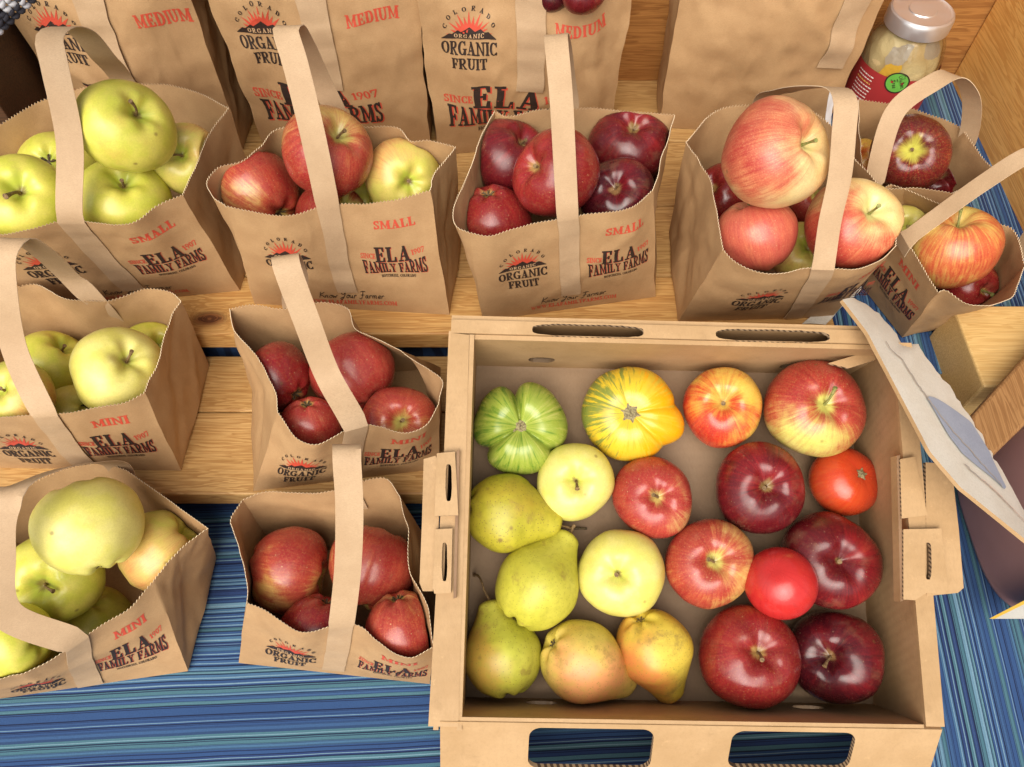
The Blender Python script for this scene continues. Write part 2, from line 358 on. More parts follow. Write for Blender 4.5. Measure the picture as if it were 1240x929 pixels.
def pear_mat(name, g0, g1, bl, bias, kdir, spk=.6):
    t = NT(name); tc = t.new('ShaderNodeTexCoord').outputs['Object']; p = t.scale(tc, 100.0)
    info = t.new('ShaderNodeObjectInfo'); seed = t.math('MULTIPLY', info.outputs['Random'], 61.0); sv = t.comb(seed, seed, seed)
    q = t.vmath('ADD', p, sv); s = t.sep(t.vmath('NORMALIZE', tc))
    c = t.mix(t.mapr(t.noise(q, .3, 4, .55), .35, .65), g0, g1)
    f = t.math('ADD', t.math('ADD', t.math('MULTIPLY', s[0], kdir), bias), t.math('MULTIPLY', t.math('SUBTRACT', t.noise(q, .35, 4), .5), 1.6))
    c = t.mix(t.mapr(f, -.2, .6, 0, .85), c, bl)
    vo = t.new('ShaderNodeTexVoronoi'); t.put(vo.inputs['Vector'], q); vo.inputs['Scale'].default_value = 4.0
    c = t.mix(t.mapr(vo.outputs['Distance'], .12, .26, min(1, spk*1.25), 0), c, (.22, .17, .035)); c = t.mix(t.mapr(t.noise(q, 1.3, 5, .7), .42, .68, 0, .4), c, tuple(x*.66 for x in g0))
    rus = t.noise(q, .55, 6, .7); c = t.mix(t.mapr(rus, .54, .70, 0, .62), c, (.27, .17, .045))
    vb = t.new('ShaderNodeTexVoronoi'); t.put(vb.inputs['Vector'], q); vb.inputs['Scale'].default_value = .33
    c = t.mix(t.mapr(t.math('ADD', vb.outputs['Distance'], t.math('MULTIPLY', rus, .12)), .09, .16, .7, 0), c, (.16, .085, .03))
    t.bump(t.math('ADD', t.noise(p, 1.5, 3), t.math('MULTIPLY', t.noise(p, 9, 3), .3)), .14, .0015)
    return t.set(Base_Color=c, Roughness=.42, Specular_IOR_Level=.45)
PM = {'olive': pear_mat('olive_pear_skin', (.39, .35, .025), (.47, .41, .035), (.42, .27, .035), -.25, .3, .8),
      'green': pear_mat('green_pear_skin', (.46, .45, .05), (.52, .50, .07), (.42, .23, .045), -.1, .75),
      'lime': pear_mat('lime_pear_skin', (.50, .47, .05), (.56, .52, .07), (.46, .40, .05), -.4, .3, .4),
      'gold': pear_mat('golden_pear_skin', (.64, .50, .09), (.68, .54, .12), (.60, .22, .10), -.12, .85, .45),
      'sun': pear_mat('sunny_pear_skin', (.64, .46, .05), (.66, .50, .07), (.56, .15, .05), -.12, .9, .45)}
def tomato_mat(name, a, b, c2, k, rough=.2, amp=2.2, thr=-.05):
    t = NT(name); tc = t.new('ShaderNodeTexCoord').outputs['Object']; p = t.scale(tc, 100.0); s = t.sep(t.vmath('NORMALIZE', tc))
    fl = t.sep(t.vmath('NORMALIZE', t.comb(s[0], s[1], 0.0)))
    st = t.noise(t.comb(t.math('MULTIPLY', fl[0], 6), t.math('MULTIPLY', fl[1], 6), s[2]), 1.8, 5, .65)
    f = t.math('ADD', t.math('MULTIPLY', s[0], k), t.math('MULTIPLY', t.math('SUBTRACT', st, .5), amp))
    col = t.mix(t.mapr(f, thr-.45, thr+.15), b, a); col = t.mix(t.mapr(f, .1, .7), col, c2)
    vo = t.new('ShaderNodeTexVoronoi'); t.put(vo.inputs['Vector'], p); vo.inputs['Scale'].default_value = 2.5
    col = t.mix(t.mapr(vo.outputs['Distance'], .03, .10, .3, 0), col, tuple(min(1, x*1.5) for x in a))
    dl = t.noise(p, .5, 5, .65); col = t.mix(t.mapr(dl, .5, .72, 0, .35), col, tuple(x*.62+.02 for x in a))
    t.bump(t.noise(p, 1.1, 3), .1, .002)
    return t.set(Base_Color=col, Roughness=t.mapr(dl, .35, .7, rough, rough+.22), Specular_IOR_Level=.5)
TM = {'green': tomato_mat('green_tomato_skin', (.29, .36, .05), (.10, .20, .02), (.44, .46, .11), .2, .2, 3.6, -.15),
      'yellow': tomato_mat('yellow_tomato_skin', (.66, .46, .03), (.20, .23, .04), (.80, .37, .006), .9, .2, 4.2, -.40),
      'red': tomato_mat('red_tomato_skin', (.50, .050, .014), (.42, .030, .012), (.52, .075, .018), .3, .17),
      'pink': tomato_mat('pink_red_tomato_skin', (.50, .026, .024), (.42, .018, .018), (.52, .034, .028), .1, .16)}
# ------------------------------------------------------------------ lettering: a slab-serif alphabet of quads, cap height 1
def _R(x0, y0, x1, y1): return [(x0, y0), (x1, y0), (x1, y1), (x0, y1)]
def _ring(cx, cy, rx, ry, a0, a1, tx, ty, n=10):
    out = []
    for i in range(n):
        a, b = math.radians(a0+(a1-a0)*i/n), math.radians(a0+(a1-a0)*(i+1)/n)
        o = lambda t: (cx+rx*math.cos(t), cy+ry*math.sin(t)); q = lambda t: (cx+(rx-tx)*math.cos(t), cy+(ry-ty)*math.sin(t))
        out.append([q(a), o(a), o(b), q(b)])
    return out
def _stem(x, w=.22, y0=0.0, y1=1.0, foot=True, head=True, o=.09):
    r = [_R(x, y0, x+w, y1)]
    if foot: r.append(_R(x-o, 0, x+w+o, .1))
    if head: r.append(_R(x-o, .9, x+w+o, 1))
    return r
GL = {
 'I': (.42, _stem(.1)),
 'L': (.80, _stem(.1)+[_R(.3, 0, .76, .1), [(.62, .08), (.76, .08), (.76, .34), (.70, .34)]]),
 'E': (.80, _stem(.1)+[_R(.3, 0, .76, .1), [(.62, .08), (.76, .08), (.76, .32), (.70, .32)], _R(.3, .9, .73, 1), [(.6, .92), (.73, .92), (.73, .70), (.67, .70)], _R(.3, .45, .54, .55), _R(.50, .36, .58, .64)]),
 'F': (.76, _stem(.1)+[_R(.3, .9, .73, 1), [(.6, .92), (.73, .92), (.73, .66), (.67, .66)], _R(.3, .43, .54, .53), _R(.50, .34, .58, .62)]),
 'A': (.98, [[(.12, .05), (.23, .05), (.53, 1), (.40, 1)], [(.60, .05), (.86, .05), (.60, 1), (.38, 1)], _R(.25, .28, .66, .37), _R(0, 0, .34, .1), _R(.50, 0, .98, .1)]),
 'M': (1.2, [_R(.12, 0, .24, 1), _R(.86, 0, 1.08, 1), [(.10, 1), (.36, 1), (.66, .1), (.55, .1)], [(.86, 1), (.97, 1), (.66, .1), (.56, .1)], _R(0, 0, .36, .1), _R(.76, 0, 1.2, .1), _R(0, .9, .3, 1), _R(.9, .9, 1.2, 1)]),
 'N': (1.05, [_R(.12, 0, .23, 1), _R(.80, 0, .91, 1), [(.08, 1), (.32, 1), (.91, 0), (.74, 0)], _R(0, 0, .36, .1), _R(.68, .9, 1.05, 1), _R(0, .9, .2, 1)]),
 'Y': (.95, [[(.08, 1), (.34, 1), (.58, .42), (.37, .42)], [(.76, 1), (.87, 1), (.57, .42), (.46, .42)], _R(.37, 0, .59, .46), _R(.26, 0, .70, .1), _R(0, .9, .44, 1), _R(.64, .9, .98, 1)]),
 'R': (.92, _stem(.1)+[_R(.3, .9, .52, 1), _R(.3, .44, .52, .54)]+_ring(.5, .72, .3, .28, -90, 90, .2, .1)+[[(.36, .46), (.58, .46), (.86, .05), (.62, .05)], _R(.66, 0, .94, .1)]),
 'P': (.84, _stem(.1)+[_R(.3, .9, .52, 1), _R(.3, .42, .52, .52)]+_ring(.5, .71, .3, .29, -90, 90, .2, .1)),
 'S': (.72, _ring(.36, .735, .30, .265, 20, 270, .17, .12)+_ring(.36, .27, .33, .27, -160, 90, .19, .12)+[_R(.57, .68, .65, 1), _R(.04, 0, .12, .34)]),
 'O': (.95, _ring(.475, .5, .475, .5, 0, 360, .22, .09, 18)),
 '0': (.70, _ring(.35, .5, .33, .5, 0, 360, .16, .09, 16)),
 'C': (.86, _ring(.47, .5, .47, .5, 42, 318, .22, .09, 14)+[_R(.74, .66, .82, 1), _R(.74, .04, .82, .3)]),
 'G': (.95, _ring(.47, .5, .47, .5, 45, 330, .22, .09, 14)+[_R(.74, .66, .82, 1), _R(.68, 0, .86, .44), _R(.56, .38, .96, .46)]),
 'U': (1.0, [_R(.12, .35, .34, 1), _R(.76, .35, .87, 1), _R(0, .9, .46, 1), _R(.66, .9, 1.0, 1)]+_ring(.495, .36, .375, .36, 180, 360, .18, .1)),
 'T': (.88, [_R(.33, 0, .55, 1), _R(.20, 0, .68, .1), _R(.02, .9, .86, 1), [(.02, .92), (.14, .92), (.08, .66), (.02, .66)], [(.74, .92), (.86, .92), (.86, .66), (.80, .66)]]),
 'D': (.95, _stem(.1)+[_R(.3, .9, .46, 1), _R(.3, 0, .46, .1)]+_ring(.45, .5, .45, .5, -90, 90, .22, .1, 12)),
 'H': (1.06, _stem(.1)+_stem(.72)+[_R(.3, .45, .74, .55)]),
 'K': (1.0, _stem(.1)+[[(.68, 1), (.82, 1), (.42, .46), (.32, .5)], [(.40, .58), (.52, .64), (.94, .05), (.68, .05)], _R(.60, 0, 1.0, .1), _R(.56, .9, .96, 1)]),
 'W': (1.3, [[(.06, 1), (.30, 1), (.52, 0), (.38, 0)], [(.58, 1), (.69, 1), (.50, 0), (.40, 0)], [(.56, 1), (.78, 1), (.98, 0), (.84, 0)], [(1.08, 1), (1.18, 1), (.96, 0), (.86, 0)], _R(0, .9, .4, 1), _R(.98, .9, 1.28, 1)]),
 '1': (.50, _stem(.16, .2, head=False)+[[(.02, .74), (.02, .84), (.18, 1), (.30, 1)]]),
 '9': (.68, _ring(.34, .68, .33, .32, 0, 360, .15, .1, 14)+[[(.50, .66), (.67, .7), (.40, 0), (.20, 0)]]),
 '7': (.66, [_R(.03, .84, .64, 1), _R(.03, .66, .11, .9), [(.50, .86), (.64, .86), (.36, 0), (.16, 0)]]),
 '.': (.24, [_R(.04, 0, .2, .18)]), ',': (.24, [[(.04, .18), (.2, .18), (.1, -.14), (.04, -.14)]]), ' ': (.40, [])}
def text(s, h, width=None, gap=.10):
    """quads of a line, baseline 0, centred on 0"""
    x = 0; q = []
    for ch in s:
        w, g = GL[ch]
        for r in g:
            m = sum(a for a, b in r)/4; q.append([(x+a+(.035 if a > m else -.035), b) for a, b in r])
        x += w+gap
    x -= gap; k = (width/x) if width else h
    return [[((a-x/2)*k, b*h) for a, b in r] for r in q]
def place(q, dx, dy, rot=0):
    c, s = math.cos(math.radians(rot)), math.sin(math.radians(rot))
    return [[(a*c-b*s+dx, a*s+b*c+dy) for a, b in r] for r in q]
# single-stroke handwriting
HW = {'K': (.75, [[(.15, 1), (.08, 0)], [(.7, 1), (.12, .45), (.4, .35), (.75, .02)]]), 'n': (.5, [[(.02, .42), (.05, 0)], [(.05, .25), (.2, .45), (.32, .36), (.3, .05), (.48, .04)]]),
 'o': (.44, [[(.22, .45), (.05, .3), (.1, .04), (.3, .03), (.38, .28), (.22, .45), (.48, .38)]]), 'w': (.6, [[(.02, .42), (.1, .03), (.28, .3), (.36, .03), (.52, .42), (.62, .38)]]),
 'Y': (.75, [[(.08, .98), (.16, .6), (.4, .55), (.66, 1)], [(.66, 1), (.48, .1), (.25, -.3), (.06, -.1), (.5, .15)]]), 'u': (.52, [[(.03, .42), (.08, .06), (.26, .08), (.36, .42), (.36, .05), (.52, .06)]]),
 'r': (.4, [[(.04, .42), (.08, 0)], [(.08, .26), (.2, .44), (.38, .36)]]), 'F': (.75, [[(.02, .9), (.35, 1), (.8, .98)], [(.45, .98), (.3, .1), (.12, -.08), (0, .08)], [(.14, .5), (.6, .52)]]),
 'a': (.5, [[(.36, .4), (.14, .44), (.04, .16), (.2, .02), (.36, .4), (.36, .06), (.5, .06)]]), 'm': (.72, [[(.02, .42), (.05, 0)], [(.05, .26), (.18, .45), (.27, .36), (.26, .02)], [(.27, .26), (.42, .45), (.52, .36), (.5, .05), (.7, .05)]]),
 'e': (.42, [[(.05, .2), (.34, .26), (.24, .45), (.06, .28), (.12, .02), (.42, .1)]]), '.': (.2, [[(.06, .02), (.1, .04)]]), ' ': (.35, []),
 'G': (.7, [[(.6, .85), (.3, 1), (.05, .5), (.3, 0), (.58, .2), (.58, .45), (.36, .45)]]), 'l': (.2, [[(.08, 1), (.1, 0)]]), 't': (.35, [[(.16, .85), (.16, .05), (.34, .05)], [(0, .55), (.34, .58)]]),
 's': (.4, [[(.34, .42), (.12, .42), (.1, .26), (.32, .18), (.26, .02), (.03, .04)]]), 'i': (.2, [[(.08, .42), (.1, 0)]]), 'c': (.4, [[(.36, .38), (.14, .44), (.04, .2), (.16, .02), (.38, .1)]]), 'h': (.5, [[(.06, 1), (.06, 0)], [(.06, .25), (.22, .45), (.34, .34), (.34, 0)]])}
def stroke(pts, w):
    pts = crspline([(a, b, 0) for a, b in pts], max(3, 4*(len(pts)-1))); out = []
    L = []
    for i, p in enumerate(pts):
        t = (pts[min(i+1, len(pts)-1)]-pts[max(0, i-1)]); t = t.normalized() if t.length > 1e-6 else Vector((1, 0, 0))
        L.append((p, Vector((-t.y, t.x, 0))*w/2))
    for (p, n), (q, m) in zip(L, L[1:]): out.append([((p-n).x, (p-n).y), ((q-m).x, (q-m).y), ((q+m).x, (q+m).y), ((p+n).x, (p+n).y)])
    return out
def hand(s, h, width=None, pen=.09, slant=.25):
    x = 0; q = []
    for ch in s:
        w, g = HW[ch]
        for st in g: q += [[(x+a+b*slant, b) for a, b in r] for r in stroke(st, pen)]
        x += w+.05
    k = (width/x) if width else h
    return [[((a-x/2)*k, b*h) for a, b in r] for r in q]
# the printed marks, as lists of (ink, quads)
def logo(s=1.0, detail=True):
    out = []; red = []; blk = []; wht = []
    for i in range(13):                                      # sun rays
        a = math.radians(8+164*i/12); r1 = 1.95 if i % 2 == 0 else 1.62
        for d in (.125,):
            red.append([(1.0*math.cos(a-d)*1.15, 2.5+1.0*math.sin(a-d)), (1.0*math.cos(a+d)*1.15, 2.5+1.0*math.sin(a+d)), (r1*1.08*math.cos(a), 2.5+r1*math.sin(a)), (r1*1.08*math.cos(a)+.01, 2.5+r1*math.sin(a))])
    red += _ring(0, 2.5, 1.18, 1.03, 0, 180, 1.18, 1.03, 14)
    prof = [(-2.4, 2.42), (-1.75, 2.80), (-1.5, 2.74), (-.95, 3.08), (-.7, 2.95), (0, 3.34), (.45, 2.98), (.95, 3.12), (1.35, 2.82), (1.7, 2.86), (2.4, 2.42)]
    for (a, b), (c, d) in zip(prof, prof[1:]): blk.append([(a, 2.36), (c, 2.36), (c, d), (a, b)])
    wht += place(text('ORGANIC', .34, 2.6, .3), 0, 2.46)
    blk += place(text('ORGANIC', 1.0, 4.9), 0, 1.16) + place(text('FRUIT', .92, 3.1), 0, 0)
    for i, ch in enumerate('COLORADO'):
        a = 157-134*i/7; blk += place(text(ch, .34), 2.12*math.cos(math.radians(a)), 2.5+1.98*math.sin(math.radians(a)), (a-90)*.8)
    f = lambda Q: [[(x*s, y*s*1.32) for x, y in r] for r in Q]
    return [(2, f(red)), (1, f(blk)), (3, f(wht))]
def block(s=1.0, sh=.045, my=1.25):
    ff = text('FAMILY FARMS', 1.0, 6.0, .09); Q = []
    for r in ff:
        Q.append([(a, .55+.10*(1-(a/3)**2)+b*(.95+.50*min(1.2, abs(a)/3)**1.5)) for a, b in r])
    el = place(text('ELA', 1.42, 3.3, .16), -.05, 1.76)
    blk = Q+el+place(text('HOTCHKISS, COLORADO', .27, 3.3, .14), .1, .14)
    red = place(Q+el, sh, -sh)
    red += place(text('SINCE', .5, 1.4), -2.42, 2.10, -3)+place(text('1907', .52, 1.25), 2.40, 2.28, 8)
    f = lambda Z: [[(x*s, y*s*my) for x, y in r] for r in Z]
    return [(2, f(red)), (1, f(blk))]
def shift(parts, dx, dy, rot=0): return [(m, place(q, dx, dy, rot)) for m, q in parts]
def subdivide(quads, mx=.7):
    out = []
    for r in quads:
        a, b, c, d = r
        nu = max(1, int(math.ceil(max(math.dist(a, b), math.dist(d, c))/mx))); nv = max(1, int(math.ceil(max(math.dist(a, d), math.dist(b, c))/mx)))
        g = lambda u, v: ((a[0]*(1-u)+b[0]*u)*(1-v)+(d[0]*(1-u)+c[0]*u)*v, (a[1]*(1-u)+b[1]*u)*(1-v)+(d[1]*(1-u)+c[1]*u)*v)
        for i in range(nu):
            for j in range(nv): out.append([g(i/nu, j/nv), g((i+1)/nu, j/nv), g((i+1)/nu, (j+1)/nv), g(i/nu, (j+1)/nv)])
    return out

# ------------------------------------------------------------------ paper bags
class Bag:
    def __init__(self, bottom, rim, seed, W=None, H=14.0, crump=.105, bulge=.3, gus=.5, flat=None):
        self.B = [Vector(p) for p in bottom]               # FL FR BR BL
        self.rimpts = [[Vector(p) for p in side] for side in rim]
        self.N = [max(12, int(sum((b-a).length for a, b in zip(s, s[1:]))/.155)) for s in self.rimpts]
        self.R = [crspline(s, n) for s, n in zip(self.rimpts, self.N)]
        self.H = H; self.seed = seed; self.cr = crump; self.bulge = bulge; self.gus = gus
        self.W = W or (self.B[1]-self.B[0]).length
        rf = random.Random(seed*7+1); self.folds = []
        for k in range(4):
            Lw = (self.B[(k+1) % 4]-self.B[k]).length
            for _ in range(3 if k in (0, 2) else 4):
                an = rf.uniform(0, math.pi); self.folds.append((k, rf.uniform(0, Lw), rf.uniform(.1, 1)*H, math.cos(an), math.sin(an), rf.uniform(.8, 2.2), rf.choice((-1, 1))*crump*rf.uniform(.5, 1.5)))
            if k in (1, 3):
                for sg in (-1, 1):                          # the diagonal gusset folds rising from the bottom corners
                    self.folds.append((k, Lw/2+sg*Lw/2, 0, math.sin(math.radians(45)), -sg*-math.cos(math.radians(45)), 1.3, -.16))
        c = sum(self.B, Vector())/4; self.c = c; self.nrm = []
        for k in range(4):
            e = self.B[(k+1) % 4]-self.B[k]; n = Vector((e.y, -e.x, 0)).normalized()
            if n.dot((self.B[k]+self.B[(k+1) % 4])/2-c) < 0: n = -n
            self.nrm.append(n)
    def rimat(self, k, a):
        x = min(max(a, 0), 1)*self.N[k]; i = min(int(x), self.N[k]-1); return self.R[k][i].lerp(self.R[k][i+1], x-i)
    def pt(self, k, a, b):
        base = self.B[k].lerp(self.B[(k+1) % 4], a); top = self.rimat(k, a)
        p = base.lerp(top, b)
        n = self.nrm[k]
        if k in (0, 2): p = p + n*(self.bulge*math.sin(math.pi*min(max(a, 0), 1))*math.sin(math.pi*min(1, b*1.0))*1.0)
        else:
            tri = 1-abs(2*a-1)
            p = p - n*(self.gus*tri*(math.sin(math.pi*min(b, 1))*.7+.3*b)*(1 if b > .0 else 0))
            lo = max(0, 1-b/.45); p = p + n*(.35*max(0, tri-(1-lo)))*(b > 0)
        w = min(1, b*5)
        s = Vector((self.seed*3.1, self.seed*1.7, self.seed))
        d = noise.noise_vector(p*.22+s)*self.cr*1.5 + noise.noise_vector(p*.55+s*2)*self.cr*.55
        r = 1-abs(noise.noise(p*.3+s*3))*2; d += n*(max(0, r-.62)*self.cr*1.1)*(1 if k != 9 else 0)*math.sin(math.pi*min(max(a, 0), 1))
        ws = min(1, a*6, (1-a)*6) if 0 < a < 1 else 0
        if k < 3 or k == 3:
            Lw = (self.B[(k+1) % 4]-self.B[k]).length; u, v = a*Lw, b*self.H
            for (fk, u0, v0, c_, s_, wd, am) in self.folds:
                if fk == k:
                    dd = math.sqrt(((u-u0)*c_+(v-v0)*s_)**2+.02)
                    if dd < wd: d = d + n*(am*(1-dd/wd)*ws)
        return p + d*w
    def on(self, k, u, v, off):
        a, b = u/self.W, v/self.H; e = .004
        p = self.pt(k, a, b); ta = self.pt(k, a+e, b)-self.pt(k, a-e, b); tb = self.pt(k, a, b+e)-self.pt(k, a, b-e)
        n = ta.cross(tb)
        n = n.normalized() if n.length > 1e-9 else self.nrm[k]
        if n.dot(self.nrm[k]) < 0: n = -n
        return p+n*off
    def keep_inside(self, p, c):
        """fruit pressed against the paper stays on the inner side of it"""
        for k in range(4):
            e = self.B[(k+1) % 4]-self.B[k]; t0 = self.R[k][0]; t1 = self.R[k][-1]; zb = self.B[0].z; zt = (t0.z+t1.z)/2
            b = (p.z-zb)/max(1, zt-zb); bc = min(max(b, 0), 1)
            A = self.B[k].lerp(t0, bc); Z = self.B[(k+1) % 4].lerp(t1, bc); d = Z-A; d.z = 0; q = p-A; q.z = 0
            a = q.dot(d)/max(.01, d.length_squared)
            if a < -.15 or a > 1.15: continue
            s = self.pt(k, min(max(a, 0), 1), bc); n = self.nrm[k]
            over = (p-s).dot(n)+.22-max(0, (p.z-zt)-.25)*.9
            if over > 0 and (c-s).dot(n) < 1.5: p = p-n*over
        return p
    def build(self, root, prints=(), rows=26, mat=None):
        V = []; Fc = []; fm = []
        cols = [(k, i/self.N[k]) for k in range(4) for i in range(self.N[k])]; n = len(cols)
        for j in range(rows+1):
            b = j/rows
            for ci, (k, a) in enumerate(cols):
                p = self.pt(k, a, b)
                if j == rows: p = p + (self.rimat(k, a)-self.B[k].lerp(self.B[(k+1) % 4], a)).normalized()*(.10 if ci % 2 else -.10)
                V.append(p)
        for j in range(rows):
            for i in range(n):
                i2 = (i+1) % n; Fc.append((j*n+i, j*n+i2, (j+1)*n+i2, (j+1)*n+i)); fm.append(0)
        Fc.append(tuple(range(n-1, -1, -1))); fm.append(0)
        body = mk('bag_body', V, Fc, [mat or M_KRAFT, M_EDGE], fm, root, smooth=34, loc=self.c)
        solid(body, .045, -1, 1)
        if prints:
            V = []; Fc = []; fm = []; z = 0
            for ink, quads in prints:
                for r in subdivide(quads):
                    z = (z+1) % 5; off = .028+{2: 0, 1: .018, 3: .034}[ink]+z*.0022
                    i0 = len(V)
                    for (u, v) in r: V.append(self.on(0, u, v, off))
                    Fc.append((i0, i0+1, i0+2, i0+3)); fm.append(ink-1)
            pr = mk('printed_lettering', V, Fc, [M_INK, M_RED, M_KRAFTINK], fm, body, loc=self.c)
        return body
def strap(bag, root, arch, width=2.2, ua=.5, bp=None, v0=1.4, wv=None, wvend=None, back=True, th=.055, lift=.11):
    """front strip glued on the bag, arch over it, down to the back rim"""
    Lf = []; Rt = []
    dw = width/2/bag.W; u0, u1 = ua if isinstance(ua, tuple) else (ua, ua); ub = .5
    if bp:                                                  # the place on the back rim seen at this picture point
        best = 1e9
        for i in range(101):
            q = bag.rimat(2, i/100)-EYE; d = math.hypot(CXP+FPX*q.dot(CR_)/q.dot(CF_)-bp[0], CYP+FPX*q.dot(CD_)/q.dot(CF_)-bp[1])
            if d < best: best = d; ub = 1-i/100
    for i in range(41):
        v = (v0+(bag.H-v0)*i/40); uc = u0+(u1-u0)*i/40; c = [bag.on(0, (uc+k*dw/2)*bag.W, v, 0) for k in (-2, -1, 0, 1, 2)]
        n = (c[4]-c[0]).cross(bag.on(0, uc*bag.W, v+.05, 0)-c[2]); n = n.normalized()
        if n.dot(bag.nrm[0]) < 0: n = -n
        h = max((q-c[0].lerp(c[4], k/4)).dot(n) for k, q in enumerate(c))
        Lf.append(c[0]+n*(lift+h)); Rt.append(c[4]+n*(lift+h))
    w0 = (Rt[-1]-Lf[-1]).normalized()
    mid = (Lf[-1]+Rt[-1])/2
    be = bag.on(2, (1-ub)*bag.W, bag.H*1.0, .10) if back is True else back
    w1 = Vector(wvend).normalized() if wvend else (bag.B[2]-bag.B[3]).normalized()
    pts = crspline([Lf[-8].lerp(Rt[-8], .5), mid]+[Vector(p) for p in arch]+[be, bag.on(2, (1-ub)*bag.W, bag.H*.66, .07) if back is True else be+Vector((0, 0, -3))], 64)
    d0 = [i for i, p in enumerate(pts) if (p-mid).length < .4]; start = (max(d0) if d0 else 2)+1
    m = len(pts)
    for i in range(start, m):
        f = (i-start)/(m-start)
        w = w0.lerp(w1, f).normalized()
        if wv is not None: w = w.lerp(Vector(wv).normalized(), math.sin(math.pi*f)**.6).normalized()
        t = (pts[min(i+1, m-1)]-pts[i-1]).normalized(); w = (w-t*w.dot(t)).normalized()
        Lf.append(pts[i]-w*width/2); Rt.append(pts[i]+w*width/2)
    V = []; Fc = []
    for l, r in zip(Lf, Rt):
        for q in range(5): V.append(l.lerp(r, q/4))
    for i in range(len(Lf)-1):
        for q in range(4): Fc.append((i*5+q, i*5+q+1, (i+1)*5+q+1, (i+1)*5+q))
    o = mk('handle', V, Fc, [M_STRAP, M_EDGE], None, root, smooth=40, loc=mid)
    return solid(o, th, 0, 1)

# ------------------------------------------------------------------ fruit
def frame_for(c):
    f = (Vector(c)-EYE).normalized(); r = (CR_-f*CR_.dot(f)).normalized(); d = f.cross(r)
    if d.dot(CD_) < 0: d = -d
    return r, d, f
def imgdir(c, sx, sy, toward=None):
    """direction whose picture at c points (sx right, sy down) with the rest towards the eye"""
    r, d, f = frame_for(c); rest = math.sqrt(max(0, 1-sx*sx-sy*sy)) if toward is None else toward
    return (r*sx+d*sy-f*rest).normalized()
def lathe_fruit(profile, nseg, nring, radial):
    V = []; Fc = []
    for i in range(nring+1):
        r, z = profile(i/nring)
        for k in range(nseg):
            th = 2*math.pi*k/nseg; x, y, zz = radial(r, z, th, i/nring); V.append((x, y, zz))
    for i in range(nring):
        for k in range(nseg):
            k2 = (k+1) % nseg; Fc.append((i*nseg+k, (i+1)*nseg+k, (i+1)*nseg+k2, i*nseg+k2))
    Fc.append(tuple(range(nseg))); Fc.append(tuple(nring*nseg+k for k in range(nseg-1, -1, -1)))
    return V, Fc
def orient(o, axis, xdir):
    z = Vector(axis).normalized(); x = Vector(xdir); x = x-z*x.dot(z)
    x = x.normalized() if x.length > 1e-4 else z.orthogonal().normalized(); y = z.cross(x)
    o.rotation_euler = Matrix((x, y, z)).transposed().to_euler()
